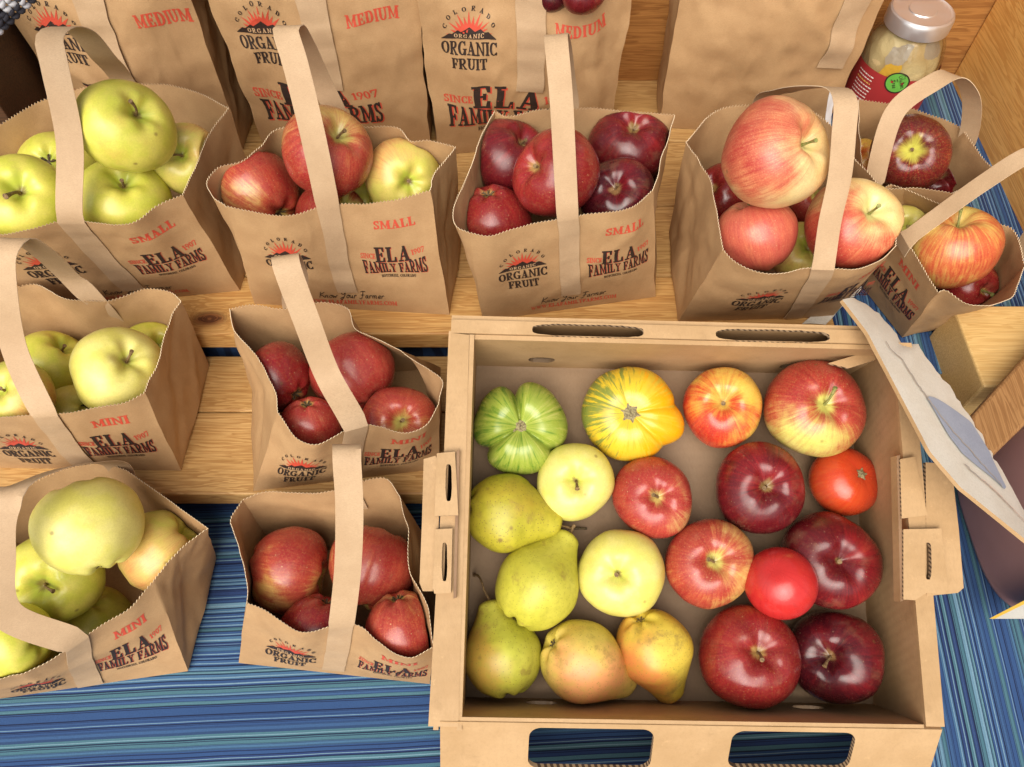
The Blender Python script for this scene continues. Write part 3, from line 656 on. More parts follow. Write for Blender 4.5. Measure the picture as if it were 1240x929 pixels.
def apple(label, cat, group, c, R, axis, xdir, mat, seed=0, h=.88, taper=.10, lob=.035, stem=1.7, lean=(.25, .1), cav=.25, stemmat=None, sr=.16, calyx=True, bag=None):
    rnd = random.Random(seed*17+3); ph = rnd.uniform(0, 6.28); sk = rnd.uniform(-.05, .05); sk2 = rnd.uniform(-.06, .06); ob = rnd.uniform(0, .035)
    cd = cav*rnd.uniform(.9, 1.15)
    def prof(t):
        f = math.pi*t; s, cc = math.sin(f), math.cos(f)
        r = (s**.86)*(1+taper*cc-.02); z = h*cc
        q = r/1.0
        if cc > 0: z -= cd*math.exp(-(q/.27)**2)*1.15
        else: z += .17*math.exp(-(q/.24)**2)
        return max(r, .004), z
    def rad(r, z, th, t):
        l = 1+lob*math.cos(5*th+ph)*(max(0, t-.35)/.65)**1.5 + ob*math.cos(2*th+ph*2)+.012*math.sin(3*th+ph)
        zz = z+(sk*math.cos(th)+sk2*math.sin(th))*r
        if t > .82: zz -= .045*math.cos(5*th+ph)*math.exp(-((r-.3)/.16)**2)
        if t < .25: zz += .03*math.cos(5*th+ph+1)*math.exp(-((r-.34)/.2)**2)
        q = Vector((r*math.cos(th), r*math.sin(th), zz)); l *= 1+.055*noise.noise(q*1.1+Vector((seed*.37, seed*.11, 2)))+.02*noise.noise(q*2.6+Vector((seed*.2, 5, seed*.7)))*min(1, r*3)
        return R*r*l*math.cos(th), R*r*l*math.sin(th), R*zz
    V, Fc = lathe_fruit(prof, 56, 44, rad)
    tmp = bpy.data.objects.new('tmp', None); orient(tmp, axis, xdir); rm = tmp.rotation_euler.to_matrix(); ri = rm.transposed(); rot = tmp.rotation_euler.copy(); bpy.data.objects.remove(tmp)
    if bag: V = [ri @ (bag.keep_inside(Vector(c)+rm @ Vector(v), Vector(c))-Vector(c)) for v in V]
    o = mk('apple', V, Fc, mat, smooth=180); o.location = Vector(c)*K; o.rotation_euler = rot
    tag(o, label, cat, group)
    zb = R*(h-cd*1.15)
    if stem:
        L = stem; pth = [(0, 0, zb-.1), (lean[0]*.15*L, lean[1]*.15*L, zb+L*.3), (lean[0]*.5*L, lean[1]*.5*L, zb+L*.65), (lean[0]*L, lean[1]*L, zb+L*.95)]
        pth = crspline(pth, 8); rr = [sr*(1.05-.35*math.sin(math.pi*min(1, i/8*1.1))*1.0) for i in range(9)]; rr[-1] = sr*1.35; rr[-2] = sr*1.05
        Vs, Fs = tube_geo(pth, rr, 8); mk('stem', Vs, Fs, stemmat or M_STEM, None, o, smooth=50, local=True)
    if calyx:
        z0 = -R*(h-.17)-.02; Vs = []; Fs = []
        for k in range(5):
            a = 2*math.pi*k/5+ph; w = .22; L = .52*R/3.8
            p = lambda rr_, da, zz: (rr_*math.cos(a+da), rr_*math.sin(a+da), zz)
            i0 = len(Vs); Vs += [p(.12, -.8, z0), p(.12, .8, z0), p(L, .22, z0-.30), p(L*1.35, 0, z0-.20), p(L, -.22, z0-.30)]; Fs.append((i0, i0+1, i0+2, i0+3, i0+4))
        i0 = len(Vs); Vs += [(.2*math.cos(q*1.047), .2*math.sin(q*1.047), z0-.03) for q in range(6)]; Fs.append(tuple(i0+q for q in range(6)))
        mk('calyx', Vs, Fs, M_CALYX, None, o, local=True)
    return o
def pear(label, group, c, R, axis, xdir, mat, seed, length=1.55, neck=.36, neckpos=.62, stempath=None, calyx=True, stemr=.14):
    """body radius R centred at c; axis points from the blossom end to the stem end; length = neck tip distance / R"""
    rnd = random.Random(seed); ph = rnd.uniform(0, 6.28); bend = rnd.uniform(-.08, .08)
    Ln = length-.42
    key = [(0.004, -.90), (.10, -.90), (.22, -.955), (.45, -.93), (.75, -.70), (.97, -.22), (1.0, .05), (.96, .25), (.88, .42), (.88-.40*(.88-neck), .42+.30*Ln), (.88-.74*(.88-neck), .42+.55*Ln), (neck*1.0, .42+.78*Ln), (neck*.82, .42+.92*Ln), (neck*.5, .42+.985*Ln), (neck*.22, length), (.004, length-.03)]
    kp = crspline([(a, b, 0) for a, b in key], 52)
    def prof(t):
        p = kp[min(52, max(0, int(round(t*52))))]; return max(p.x, .004), p.y
    def rad(r, z, th, t):
        l = 1+.03*math.cos(2*th+ph)+.03*math.cos(3*th+ph*2)*(1 if z < .4 else .4)+.02*math.sin(5*th)
        zz = z+(.05*math.cos(5*th+ph)*math.exp(-((r-.3)/.2)**2) if z < -.6 else 0)
        bx = bend*max(0, z)**2
        return R*(r*l*math.cos(th)+bx), R*r*l*math.sin(th), R*zz
    V, Fc = lathe_fruit(prof, 48, 52, rad); Fc = [tuple(reversed(f)) for f in Fc]
    o = mk('pear', V, Fc, mat, smooth=180); o.location = Vector(c)*K; orient(o, axis, xdir); tag(o, label, 'pear', group)
    tip = Vector((R*bend*length**2, 0, R*(length-.06)))
    if stempath:
        pth = crspline([tip-Vector((0, 0, .3))]+[tip+Vector(p) for p in stempath], 14)
        Vs, Fs = tube_geo(pth, [stemr*(1.25-.5*math.sin(math.pi*i/14)) for i in range(15)], 8); mk('stem', Vs, Fs, M_STEM, None, o, smooth=50, local=True)
    if calyx:
        z0 = -R*.92; Vs = []; Fs = []
        for k in range(5):
            a = 2*math.pi*k/5+ph; p = lambda rr_, da, zz: (rr_*math.cos(a+da), rr_*math.sin(a+da), zz)
            i0 = len(Vs); Vs += [p(.08, -.8, z0), p(.08, .8, z0), p(.3, .3, z0-.16), p(.44, 0, z0-.12), p(.3, -.3, z0-.16)]; Fs.append((i0, i0+1, i0+2, i0+3, i0+4))
        i0 = len(Vs); Vs += [(.17*math.cos(q*1.047), .17*math.sin(q*1.047), z0-.05) for q in range(6)]; Fs.append(tuple(i0+q for q in range(6)))
        mk('calyx', Vs, Fs, M_CALYX, None, o, local=True)
    return o
def tomato(label, group, c, R, axis, xdir, mat, lobes, h=.74, scar=.5, dimple=.2, spikes=0, extra=None, pw=.8):
    """lobes: list of (angle, depth, width) clefts running from the stem scar"""
    def prof(t):
        f = math.pi*t; s, cc = math.sin(f), math.cos(f); r = s**pw; z = h*cc
        if cc > 0: z -= dimple*math.exp(-(r/.3)**2)
        else: z += .06*math.exp(-(r/.3)**2)
        return max(r, .004), z
    def rad(r, z, th, t):
        l = 1.0; zc = 0
        for a, dp, w in lobes:
            d = math.atan2(math.sin(th-a), math.cos(th-a)); g = math.exp(-(abs(d)/w)**1.3)
            e = max(0, 1-t*1.05); l -= dp*g*(.45+.55*e)*min(1, r*1.6); zc -= dp*.9*g*e*min(1, r*2.2)*(1-r*.3)
        if extra:
            for a, am, w in extra:
                d = math.atan2(math.sin(th-a), math.cos(th-a)); l += am*math.exp(-(d/w)**2)*math.sin(math.pi*min(1, t*1.1))
        return R*r*l*math.cos(th), R*r*l*math.sin(th), R*(z+zc)
    V, Fc = lathe_fruit(prof, 120, 56, rad)
    o = mk('tomato', V, Fc, mat, smooth=180); o.location = Vector(c)*K; orient(o, axis, xdir); tag(o, label, 'tomato', group)
    z0 = R*(h-dimple)
    if scar:
        rnd = random.Random(5); Vs = []; Fs = []; n = 40
        for ring in range(4):
            for k in range(n):
                a = 2*math.pi*k/n; sp = (1+.55*abs(math.cos(spikes*a/2))**7) if spikes else 1
                r = scar*(.02, .35, .72, 1.0)[ring]*(sp if ring > 1 else 1)*(1+.12*rnd.random()*(ring > 1))
                zz = z0+(.20, .20, .12, .02)[ring]+(rnd.random()-.5)*.06+(r*r/R*.9 if ring == 3 else 0)+.02
                Vs.append((r*math.cos(a), r*math.sin(a), zz))
        for ring in range(3):
            for k in range(n): Fs.append((ring*n+k, (ring+1)*n+k, (ring+1)*n+(k+1) % n, ring*n+(k+1) % n))
        mk('stem_scar', Vs, Fs, M_SCAR, None, o, smooth=60, local=True)
    return o
M_SCAR = stemmat('corky_scar', (.12, .085, .04), (.30, .25, .12))
def relax(items, it=30):
    """fruit given as [pixel x, pixel y, pixel radius, depth]; slide along the sight line until none overlap"""
    for _ in range(it):
        moved = False
        for i in range(len(items)):
            for j in range(i):
                a, b = items[i], items[j]
                pa, pb = Pt(a[0], a[1], a[3]), Pt(b[0], b[1], b[3]); ra, rb = a[2]*a[3]/FPX, b[2]*b[3]/FPX
                ov = (ra+rb)*.94-(pa-pb).length
                if ov > .02:
                    near, far = (a, b) if a[3] <= b[3] else (b, a)
                    near[3] -= min(.35, ov*.4); far[3] += min(.35, ov*.4); moved = True
        if not moved: break
    return items
def apples(specs, group, bag=None):
    """specs: dict(p=(px,py,r), z=height or t=depth, ax=(sx,sy[,toward]), bl=(bx,by), m=variety, label=...)"""
    items = []
    for s in specs:
        px, py, r = s['p']; d = ray(px, py); t = s['t'] if 't' in s else (s['z']-CAMH)/d.z; items.append([px, py, r, t])
    relax(items)
    for k, (s, it) in enumerate(zip(specs, items)):
        c = Pt(it[0], it[1], it[3]); R = it[2]*it[3]/FPX/ s.get('fit', .985)
        ax = s.get('ax', (0, -.2)); axis = imgdir(c, ax[0], ax[1], ax[2] if len(ax) > 2 else None)
        b = s.get('bl', (-.7, .3)); xd = imgdir(c, b[0], b[1])
        apple(s['label'], 'apple', group, c, R, axis, xd, AM[s['m']], seed=s.get('seed', int(it[0]*7+it[1])), h=s.get('h', .88), stem=s.get('stem', 1.6),
              lean=s.get('lean', (.2, .1)), stemmat=s.get('sm'), cav=s.get('cav', .26), taper=s.get('taper', .10), sr=s.get('sr', .14), calyx=s.get('calyx', True), bag=bag)
# ------------------------------------------------------------------ the table, the stepped shelf and the boards around it
def sheet(name, x0, x1, y0, y1, zf, mat, nx=60, ny=60, th=.12):
    V = [(x0+(x1-x0)*i/nx, y0+(y1-y0)*j/ny, zf(x0+(x1-x0)*i/nx, y0+(y1-y0)*j/ny)) for j in range(ny+1) for i in range(nx+1)]
    Fc = [(j*(nx+1)+i, j*(nx+1)+i+1, (j+1)*(nx+1)+i+1, (j+1)*(nx+1)+i) for j in range(ny) for i in range(nx)]
    o = mk(name, V, Fc, mat, smooth=180); solid(o, th, -1); return o
def wrinkle(x, y, a=.12): return a*(noise.noise(Vector((x*.05, y*.16, 1.3)))+.5*noise.noise(Vector((x*.12, y*.3, 7.1))))
g = mk('ground', [(-800, -800, -76), (800, -800, -76), (800, 800, -76), (-800, 800, -76)], [(0, 1, 2, 3)], plain('ground_paving', (.22, .21, .20), .9)); tag(g, kind='structure')
tt = boxm('table_top', -95, 95, -28, 92, -3.2, -.55, M_PINE); tag(tt, 'wooden table top under the striped cloth', 'table')
o = sheet('tablecloth', -94, 36.2, -26, 47, lambda x, y: -.36+wrinkle(x, y, .16), M_CLOTH, 110, 80); tag(o, 'blue striped tablecloth with crosswise stripes under the front bags and the tray', 'tablecloth', 'striped cloths')
o = sheet('tablecloth', 34.8, 94, -26, 44, lambda x, y: .02+wrinkle(y, x)*.8, M_CLOTHV, 80, 80); tag(o, 'blue striped cloth with lengthwise stripes under the dark jug, right of the tray', 'tablecloth', 'striped cloths')
def board(x0, x1, y0, y1, z0, z1, mat, label): o = boxm('shelf_board', x0, x1, y0, y1, z0, z1, mat, bv=.18); tag(o, label, 'board', 'boards of the stepped shelf'); return o
board(-90, 33, 29.0, 37.75, 3.9, 6.2, M_PINE, 'pale pine board at the front edge of the lower step')
board(-90, 33, 37.9, 44.5, 3.9, 6.19, M_PINE, 'pale pine board at the back of the lower step, behind a narrow seam')
M_KNOT = wood('knotty_pine_board', (.60, .34, .11), (.66, .39, .14), (.42, .19, .05), 0, 1.0, knot=(-30.4+28.5, 46.4-48.2))
board(-90, 33, 44.5, 51.9, 7.6, 10.0, M_KNOT, 'knotty pine board at the front of the upper step under the small bags')
board(-90, 33, 52.05, 62, 7.6, 9.98, M_PINE, 'pine board in the middle of the upper step behind the small bags')
board(-90, 33, 62.15, 72.5, 7.6, 10.0, M_PINE, 'pine board of the upper step under the medium bags')
board(-90, 55, 72.65, 84, 7.6, 9.99, M_PINE, 'pine board at the rear of the upper step against the back wall')
board(33.2, 56, 40, 72.5, 7.6, 9.9, M_PINE, 'pine board under the cloth beneath the jar')
o = sheet('tablecloth', 32.2, 56.3, 39.8, 84, lambda x, y: 10.15+wrinkle(y, x)*.5, M_CLOTHV, 40, 60); tag(o, 'dark blue striped cloth lying under the glass jar, beside the wooden side board', 'tablecloth', 'striped cloths')
o = sheet('cloth_riser', -90, 33, 0, 1, lambda x, y: 0, M_CLOTH, 4, 2)
for v in o.data.vertices:
    v.co = Vector((v.co.x, (46.2)*K, v.co.y*7.5+0.0))
tag(o, 'strip of blue cloth showing in the gap between the two steps', 'cloth')
o = boxm('back_board', -90, 57.5, 84, 86.5, 7, 48, M_BACKWOOD); tag(o, 'brown wooden back board behind the large bags', 'board')
o = boxm('side_board', 55.4, 57.4, 30, 83.9, 8.5, 29, M_ORANGE, bv=.25); tag(o, 'orange pine side board to the right of the glass jar', 'board')
o = boxm('side_board', 55.9, 57.9, 26, 83.9, 29.1, 52, M_ORANGE, bv=.25); tag(o, 'upper orange pine side board in the top right corner', 'board')
o = boxm('shade_block', -92, -50.6, 63.5, 83.9, 10.1, 40, M_SHADE); tag(o, 'dark block painted as the deep shade at the far left behind the yellow-apple bag', 'shade block')  # added dark mass standing in for deep shade in front of the back board

# ------------------------------------------------------------------ the cardboard tray
def camvec(x, y, z): return (CR_*x+CD_*y+CF_*z).normalized()
BN = -camvec(597-CXP, 668-CYP, FPX); BL_ = camvec(710-CXP, -3880-CYP, FPX); BL_ = (BL_-BN*BL_.dot(BN)).normalized(); BW = BL_.cross(BN)
if BW.x < 0: BW = -BW
BO = Pt(559, 850, 66.2)
def bx(a, b, c): return BO+BW*a+BL_*b+BN*c
def bpix(px, py, c=0.0):
    d = ray(px, py); t = ((BO+BN*c)-EYE).dot(BN)/d.dot(BN); q = EYE+d*t-BO; return q.dot(BW), q.dot(BL_)
TW = bpix(1057, 848)[0]; TL = (bpix(572, 442)[1]+bpix(1027, 445)[1])/2
def hfor(py):                                              # wall height whose back edge falls on picture row py
    lo, hi = 2, 16
    for _ in range(40):
        m = (lo+hi)/2; p = bx(TW/2, TL, m)-EYE; y = CYP+FPX*p.dot(CD_)/p.dot(CF_)
        if y > py: lo = m
        else: hi = m
    return lo
TH = hfor(411)
tray = empty('cardboard_tray', bx(TW/2, TL/2, 0)); tag(tray, 'open cardboard tray with tabbed sides and two handle cut-outs, holding mixed fruit and tomatoes', 'tray')
M_HOLESHADE = cardboard('slot_edge_shade', (.10, .06, .03), (.22, .14, .08))  # hole edges coloured dark to paint the shade inside the slots
M_LOCK = cardboard('folded_edge', (.20, .11, .055), (.26, .15, .08))
from mathutils.geometry import tessellate_polygon
def panel(name, outer, holes, O, U, Vv, th, mat=None, edge=None, parent=None, label=None, bend=None, rim=None):
    """flat sheet with real holes; outer/holes in (u,v) from O along U and Vv, thickness goes along -(U x V)"""
    O, U, Vv = Vector(O), Vector(U).normalized(), Vector(Vv).normalized(); Nn = U.cross(Vv)
    loops = [list(outer)]+[list(h) for h in holes]; flat = [p for l in loops for p in l]
    tri = tessellate_polygon([[Vector((x, y, 0)) for x, y in l] for l in loops])
    n = len(flat); f = lambda x, y, w: O+U*x+Vv*y+Nn*w
    V = [f(x, y, 0) for x, y in flat]+[f(x, y, -th) for x, y in flat]; Fc = []; fm = []
    for t in tri:
        p, q, r = (flat[i] for i in t)
        if (q[0]-p[0])*(r[1]-p[1])-(q[1]-p[1])*(r[0]-p[0]) < 0: t = (t[0], t[2], t[1])
        Fc.append(tuple(t)); fm.append(0); Fc.append(tuple(n+i for i in reversed(t))); fm.append(0)
    k = 0
    for li, l in enumerate(loops):
        m = len(l); ar = sum(l[i][0]*l[(i+1) % m][1]-l[(i+1) % m][0]*l[i][1] for i in range(m)); flip = (ar > 0) == (li > 0)
        for i in range(m):
            a, b = k+i, k+(i+1) % m; q = (a, n+a, n+b, b)
            if not flip: q = tuple(reversed(q)) if ar < 0 and li == 0 else q
            else: q = tuple(reversed(q))
            Fc.append(q); fm.append(2 if (li == 0 and rim is None) else 1)
        k += m
    c = f(sum(p[0] for p in outer)/len(outer), sum(p[1] for p in outer)/len(outer), 0)
    o = mk(name, V, Fc, [mat or M_CARD, edge or M_CORR, M_CARD], fm, parent, loc=c)
    bm = bmesh.new(); bm.from_mesh(o.data); bmesh.ops.recalc_face_normals(bm, faces=bm.faces); bm.to_mesh(o.data); bm.free()
    if label: o['label'] = label
    return o
def rect(x0, y0, x1, y1, r=0.0, n=5):
    if r <= 0: return [(x0, y0), (x1, y0), (x1, y1), (x0, y1)]
    out = []
    for cx, cy, a in ((x1-r, y0+r, -90), (x1-r, y1-r, 0), (x0+r, y1-r, 90), (x0+r, y0+r, 180)):
        for i in range(n+1): t = math.radians(a+90*i/n); out.append((cx+r*math.cos(t), cy+r*math.sin(t)))
    return out
def lens(cx, cy, w, h, n=26, p=.75, j=0.0):
    rnd = random.Random(int(cx*7)); return [(cx+w/2*(abs(math.cos(t))**p)*(1 if math.cos(t) > 0 else -1), cy+h/2*(abs(math.sin(t))**p)*(1 if math.sin(t) > 0 else -1)+rnd.uniform(-j, j)) for t in [2*math.pi*i/n for i in range(n)]]
def slot(px0, px1, py, c, h, p=.7):
    a0, b = bpix(px0, py, c); a1, _ = bpix(px1, py, c); return lens((a0+a1)/2, b, a1-a0, h, 40, p, .03)
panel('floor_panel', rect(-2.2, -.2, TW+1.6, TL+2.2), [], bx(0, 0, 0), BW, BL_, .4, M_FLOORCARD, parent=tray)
# back wall: inner and outer sheets with a rolled top between them
BT = bpix(800, 393, TH)[1]-TL                              # depth of the rolled top
holes = [lens(bpix(712, 407, TH)[0]*1.0, TL+BT*.46-TL, bpix(780, 407, TH)[0]-bpix(645, 407, TH)[0], 1.05, 44, .55, .035),
         lens(bpix(936, 409, TH)[0], TL+BT*.46-TL, bpix(1005, 409, TH)[0]-bpix(867, 409, TH)[0], 1.0, 44, .55, .035)]
xa, xb = bpix(546, 403, TH)[0], bpix(1060, 405, TH)[0]
wall = panel('wall_panel', rect(-.15, 0, TW+.1, TH-.25), [lens(bpix(656, 430, 3)[0], 2.8, 2.4, 1.9, 24, .8, .05), lens(bpix(961, 434, 3)[0], 2.8, 2.4, 1.9, 24, .8, .05)], bx(0, TL, 0), BW, BN, -.4, edge=M_HOLESHADE, parent=tray)
panel('wall_panel', rect(xa, 0, xb, TH-.25), [], bx(0, TL+BT, 0), BW, BN, .4, parent=tray)
ctop = panel('rolled_top', [(xa, .08), (xb, .08), (xb, BT), (xa, BT)], holes, bx(0, TL-.04, TH), BW, BL_, .45, parent=tray)
mb = bevel(ctop, .22, 3)
# left wall
LWf = bpix(521, 820, TH)[0]; LWb = bpix(542, 430, TH)[0]; LIf = bpix(557, 820, TH)[0]; LIb = bpix(566, 430, TH)[0]
panel('wall_panel', [(-.3, 0), (TL-.05, 0), (TL-.05, TH-.05), (-.3, TH-.05)], [], bx(0, 0, 0), BL_, BN+BW*((LIf+LIb)/2/TH), -.38, parent=tray)
panel('wall_panel', [(-.3, 0), (TL+.2, 0), (TL+.2, TH-.05), (-.3, TH-.05)], [], bx(max(LWf, LWb)+.4, 0, 0), BL_, BN, .38, parent=tray)
yb0 = bpix(540, 880, TH)[1]; yb1 = bpix(545, 403, TH)[1]
def slotpoly(slotpx, c):
    (x0, y0, x1, y1) = slotpx; p0 = bpix((x0+x1)/2, y0, c); p1 = bpix((x0+x1)/2, y1, c); w = abs(bpix(x1, y0, c)[0]-bpix(x0, y0, c)[0])
    q = lens(0, 0, math.dist(p0, p1), w, 26, .6, .02); an = math.atan2(p1[1]-p0[1], p1[0]-p0[0]); cx, cy = (p0[0]+p1[0])/2, (p0[1]+p1[1])/2
    return [(cx+x*math.cos(an)-y*math.sin(an), cy+x*math.sin(an)+y*math.cos(an)) for x, y in q]
S1, S2, S3 = (539.5, 562, 547, 607), (535, 657, 541.5, 704), (1120, 657, 1128, 702)
panel('wall_ledge', [(LWf, yb0), (LIf, yb0), (LIb+.1, TL-.1), (LWb+.2, yb1)], [slotpoly(S1, TH), slotpoly(S2, TH)], bx(0, 0, TH), BW, BL_, .4, M_CARD, edge=M_HOLESHADE, parent=tray)
def bpoly(pts, c): return [bpix(x, y, c) for x, y in pts]
def tab(pts, c, th=.4, slotpx=None, name='tab', mat=None):
    hs = [slotpoly(slotpx, c)] if slotpx else []
    return panel(name, bpoly(pts, c), hs, bx(0, 0, c), BW, BL_, th, mat, parent=tray, rim=(1 if name != 'lock_edge' else None))
# left locking tabs lying over the ledge
tab([(513, 556), (527, 552), (533, 560), (531, 640), (524, 716), (512, 716), (508, 706), (511, 630)], TH+.02, .42, name='lock_plate')
tab([(529, 549), (551, 547), (555, 624), (526, 625)], TH+.55, .42, S1)
tab([(527, 641), (548, 640), (546, 718), (526, 719), (524, 712)], TH+.55, .42, S2)
tab([(553, 546), (556.5, 545), (552.5, 724), (549, 725)], TH+.45, .9, name='lock_edge', mat=M_LOCK)
# right wall, leaning a little outwards
RIf = bpix(1121, 870, TH)[0]; RIb = bpix(1084, 438, TH)[0]; ROf = bpix(1144, 880, TH)[0]; ROb = bpix(1106, 438, TH)[0]
def quadpanel(name, P, th, mat=None, parent=tray, nrm=None):
    P = [Vector(p) for p in P]; n = (P[1]-P[0]).cross(P[3]-P[0]).normalized()
    if nrm is not None and n.dot(nrm) < 0: n = -n
    V = P+[p-n*th for p in P]; Fc = [(0, 1, 2, 3), (7, 6, 5, 4)]+[(i, 4+i, 4+(i+1) % 4, (i+1) % 4) for i in range(4)]
    o = mk(name, V, Fc, [mat or M_CARD, M_CARD], [0, 0, 1, 1, 1, 1], parent, loc=sum(P, Vector())/4)
    bm = bmesh.new(); bm.from_mesh(o.data); bmesh.ops.recalc_face_normals(bm, faces=bm.faces); bm.to_mesh(o.data); bm.free(); return o
yb2 = bpix(1130, 880, TH)[1]
quadpanel('wall_panel', [bx(TW, -.05, 0), bx(TW, TL, 0), bx(RIb, TL+.2, TH-.42), bx(RIf, yb2, TH-.42)], .38, nrm=-BW)
quadpanel('wall_panel', [bx(TW+1.7, -.05, 0), bx(TW+1.7, TL, 0), bx(ROb, TL, TH-.42), bx(ROf, yb2, TH-.42)], .38, nrm=BW)
panel('wall_ledge', [(RIf-.02, yb2), (ROf, yb2), (ROb, TL+.2), (RIb-.02, TL+.2)], [slotpoly(S3, TH)], bx(0, 0, TH), BW, BL_, .4, M_CARD, edge=M_HOLESHADE, parent=tray)
tab([(1121, 560), (1152, 562), (1161, 640), (1167, 712), (1160, 718), (1122, 722)], TH+.03, .42, S3, name='lock_plate')
tab([(1090, 556), (1108, 553), (1123, 624), (1092, 628)], TH+.55, .42)
tab([(1094, 641), (1140, 640), (1148, 712), (1143, 720), (1122, 718), (1108, 727), (1094, 726)], TH+.55, .42, S3)
tab([(1086, 552), (1090, 551), (1094, 727), (1090.5, 729)], TH+.35, 1.0, name='lock_edge', mat=M_LOCK)
tab([(1003, 440), (1057, 424), (1060, 436), (1028, 446)], TH-2.2, .3, name='corner_flap')
# front wall and the flap folded out over the cloth
f0, f1 = bpix(557, 880, TH)[0], bpix(1119, 880, TH)[0]; yf = bpix(840, 880, TH)[1]
FV = (BN*TH+BL_*yf).normalized(); FH = math.hypot(TH, yf)
panel('wall_panel', [(-.1, 0), (TW+.1, 0), (f1, FH-.02), (f0, FH-.02)], [lens(bpix(655, 857, 2)[0], 2.3, 2.6, 1.7, 24, .8, .05), lens(bpix(977, 857, 2)[0], 2.3, 2.6, 1.7, 24, .8, .05)], bx(0, 0, 0), BW, FV, .4, edge=M_HOLESHADE, parent=tray)
sl = math.radians(34); FD = (BL_*-math.cos(sl)-BN*math.sin(sl)); FO = bx(0, yf, TH)
def fpix(px, py):
    n = BW.cross(FD); d = ray(px, py); t = (FO-EYE).dot(n)/d.dot(n); q = EYE+d*t-FO; return q.dot(BW), q.dot(FD)
def cut(x0, x1):
    a0 = fpix(x0, 884)[0]; a1 = fpix(x1, 884)[0]; b1 = fpix(x0, 930)[1]; return rect(a0, .35, a1, b1, .9, 6)
fl0, fl1 = fpix(533, 884)[0], fpix(1141, 884)[0]; flb = fpix(800, 990)[1]
flap = panel('folded_flap', rect(fl0, -.1, fl1, flb), [cut(641, 793), cut(888, 1039)], FO, BW, FD, -.42, parent=tray)

# ------------------------------------------------------------------ the torn white card, timber, jug, jar at the right
LEd = [(1020, 363, 22), (1050, 402, 21.9), (1127, 548, 21.2), (1163, 590, 20.6), (1240, 652, 19), (1300, 700, 18)]
REd = [(1036, 361, 20.5), (1058, 374, 19.5), (1084, 402, 19), (1094, 416, 18.8), (1112, 417, 18.6), (1128, 441, 18.4), (1152, 470, 18), (1186, 523, 17.4), (1215, 572, 17), (1240, 618, 16.6), (1300, 690, 16)]
def dens(L):
    L = [Pz(*p) for p in L]; return [L[i].lerp(L[i+1], f) for i in range(len(L)-1) for f in (0, .15, .5, .85)]+[L[-1]]
n = 72; Lc = crspline(dens(LEd), n); Rc = crspline(dens(REd), n); rnd = random.Random(4)
V = []; Fc = []; fm = []; m = 8
for i in range(n+1):
    tear = (rnd.uniform(-.4, .3) if rnd.random() < .6 else rnd.uniform(-.1, .1)) if i < 48 else rnd.uniform(-.04, .04)
    for j in range(m+1): V.append(Lc[i].lerp(Rc[i], j/m)+(Rc[i]-Lc[i]).normalized()*(tear if j == m else 0)+Vector((0, 0, .12*math.sin(math.pi*j/m))))
for i in range(n):
    for j in range(m): Fc.append((i*(m+1)+j, i*(m+1)+j+1, (i+1)*(m+1)+j+1, (i+1)*(m+1)+j)); fm.append(0)
card = mk('torn_card', V, Fc, [M_WHITE, M_CARD], fm, smooth=60, loc=Lc[n//2]); solid(card, .3, -1, 1)
bm = bmesh.new(); bm.from_mesh(card.data); bmesh.ops.recalc_face_normals(bm, faces=bm.faces)
if sum(f.normal.z for f in bm.faces) < 0: bmesh.ops.reverse_faces(bm, faces=bm.faces)
bm.to_mesh(card.data); bm.free()
tag(card, 'torn white card flap with a blue-grey print, leaning between tray and timber', 'card')
def oncard(u, v, off=.05):
    i = min(int(u*n), n-1); f = u*n-i; a = Lc[i].lerp(Lc[i+1], f); b = Rc[i].lerp(Rc[i+1], f); p = a.lerp(b, v)
    nn = (Lc[i+1]-Lc[i]).cross(Rc[i]-Lc[i]).normalized(); nn = nn if nn.z > 0 else -nn
    return p+Vector((0, 0, .12*math.sin(math.pi*v)))+nn*(off+.06)
V = []; Fc = []; N2 = 24
for i in range(N2+1):
    f = i/N2; u = .40+.33*f; lo = .42+.16*math.sin(math.pi*f)*0+.0+.03*math.sin(f*9); hi = min(.93, .47+.95*f**.8) if f < .75 else .90-.5*(f-.75)
    lo = .40+.28*max(0, f-.55)/.45
    V += [oncard(u, lo), oncard(u, (lo+hi)/2), oncard(u, hi)]
for i in range(N2): Fc += [(i*3, i*3+1, i*3+4, i*3+3), (i*3+1, i*3+2, i*3+5, i*3+4)]
mk('printed_patch', V, Fc, M_PATCH, None, card, smooth=60, loc=Lc[n//2])
V = []; Fc = []; fm = []; rnd = random.Random(9)
def scrib(u0, u1, v0, v1, ink, w):
    global V, Fc, fm
    k = 26; pts = []
    for i in range(k+1):
        f = i/k; pts.append((u0+(u1-u0)*f+.003*math.sin(f*70+rnd.random()*3), v0+(v1-v0)*f+.009*math.sin(f*90+rnd.random()*4)))
    for (a, b), (c, d) in zip(pts, pts[1:]):
        i0 = len(V); V += [oncard(a, b, .08), oncard(c, d, .08), oncard(c, d+w, .08), oncard(a, b+w, .08)]; Fc.append((i0, i0+1, i0+2, i0+3)); fm.append(ink)
scrib(.18, .42, .36, .40, 0, .02); scrib(.60, .78, .30, .46, 0, .02); scrib(.66, .84, .36, .52, 1, .025); scrib(.40, .72, .39, .66, 0, .022)
mk('printed_lettering', V, Fc, [plain('faded_ink', (.33, .29, .26), .7), plain('faded_red_ink', (.55, .38, .29), .7)], fm, card, loc=Lc[n//2])
blk = boxm('timber_block', 41.2, 62, 35.3, 44.2, 8.2, 15, M_BLOCKW, bv=.2); tag(blk, 'sawn pale timber block beside the mini bag at the right edge', 'timber')
pp = [Pz(1172, 508, 17.2), Pz(1202, 553, 17.2), Pz(1330, 428, 17.2), Pz(1300, 366, 17.2)]
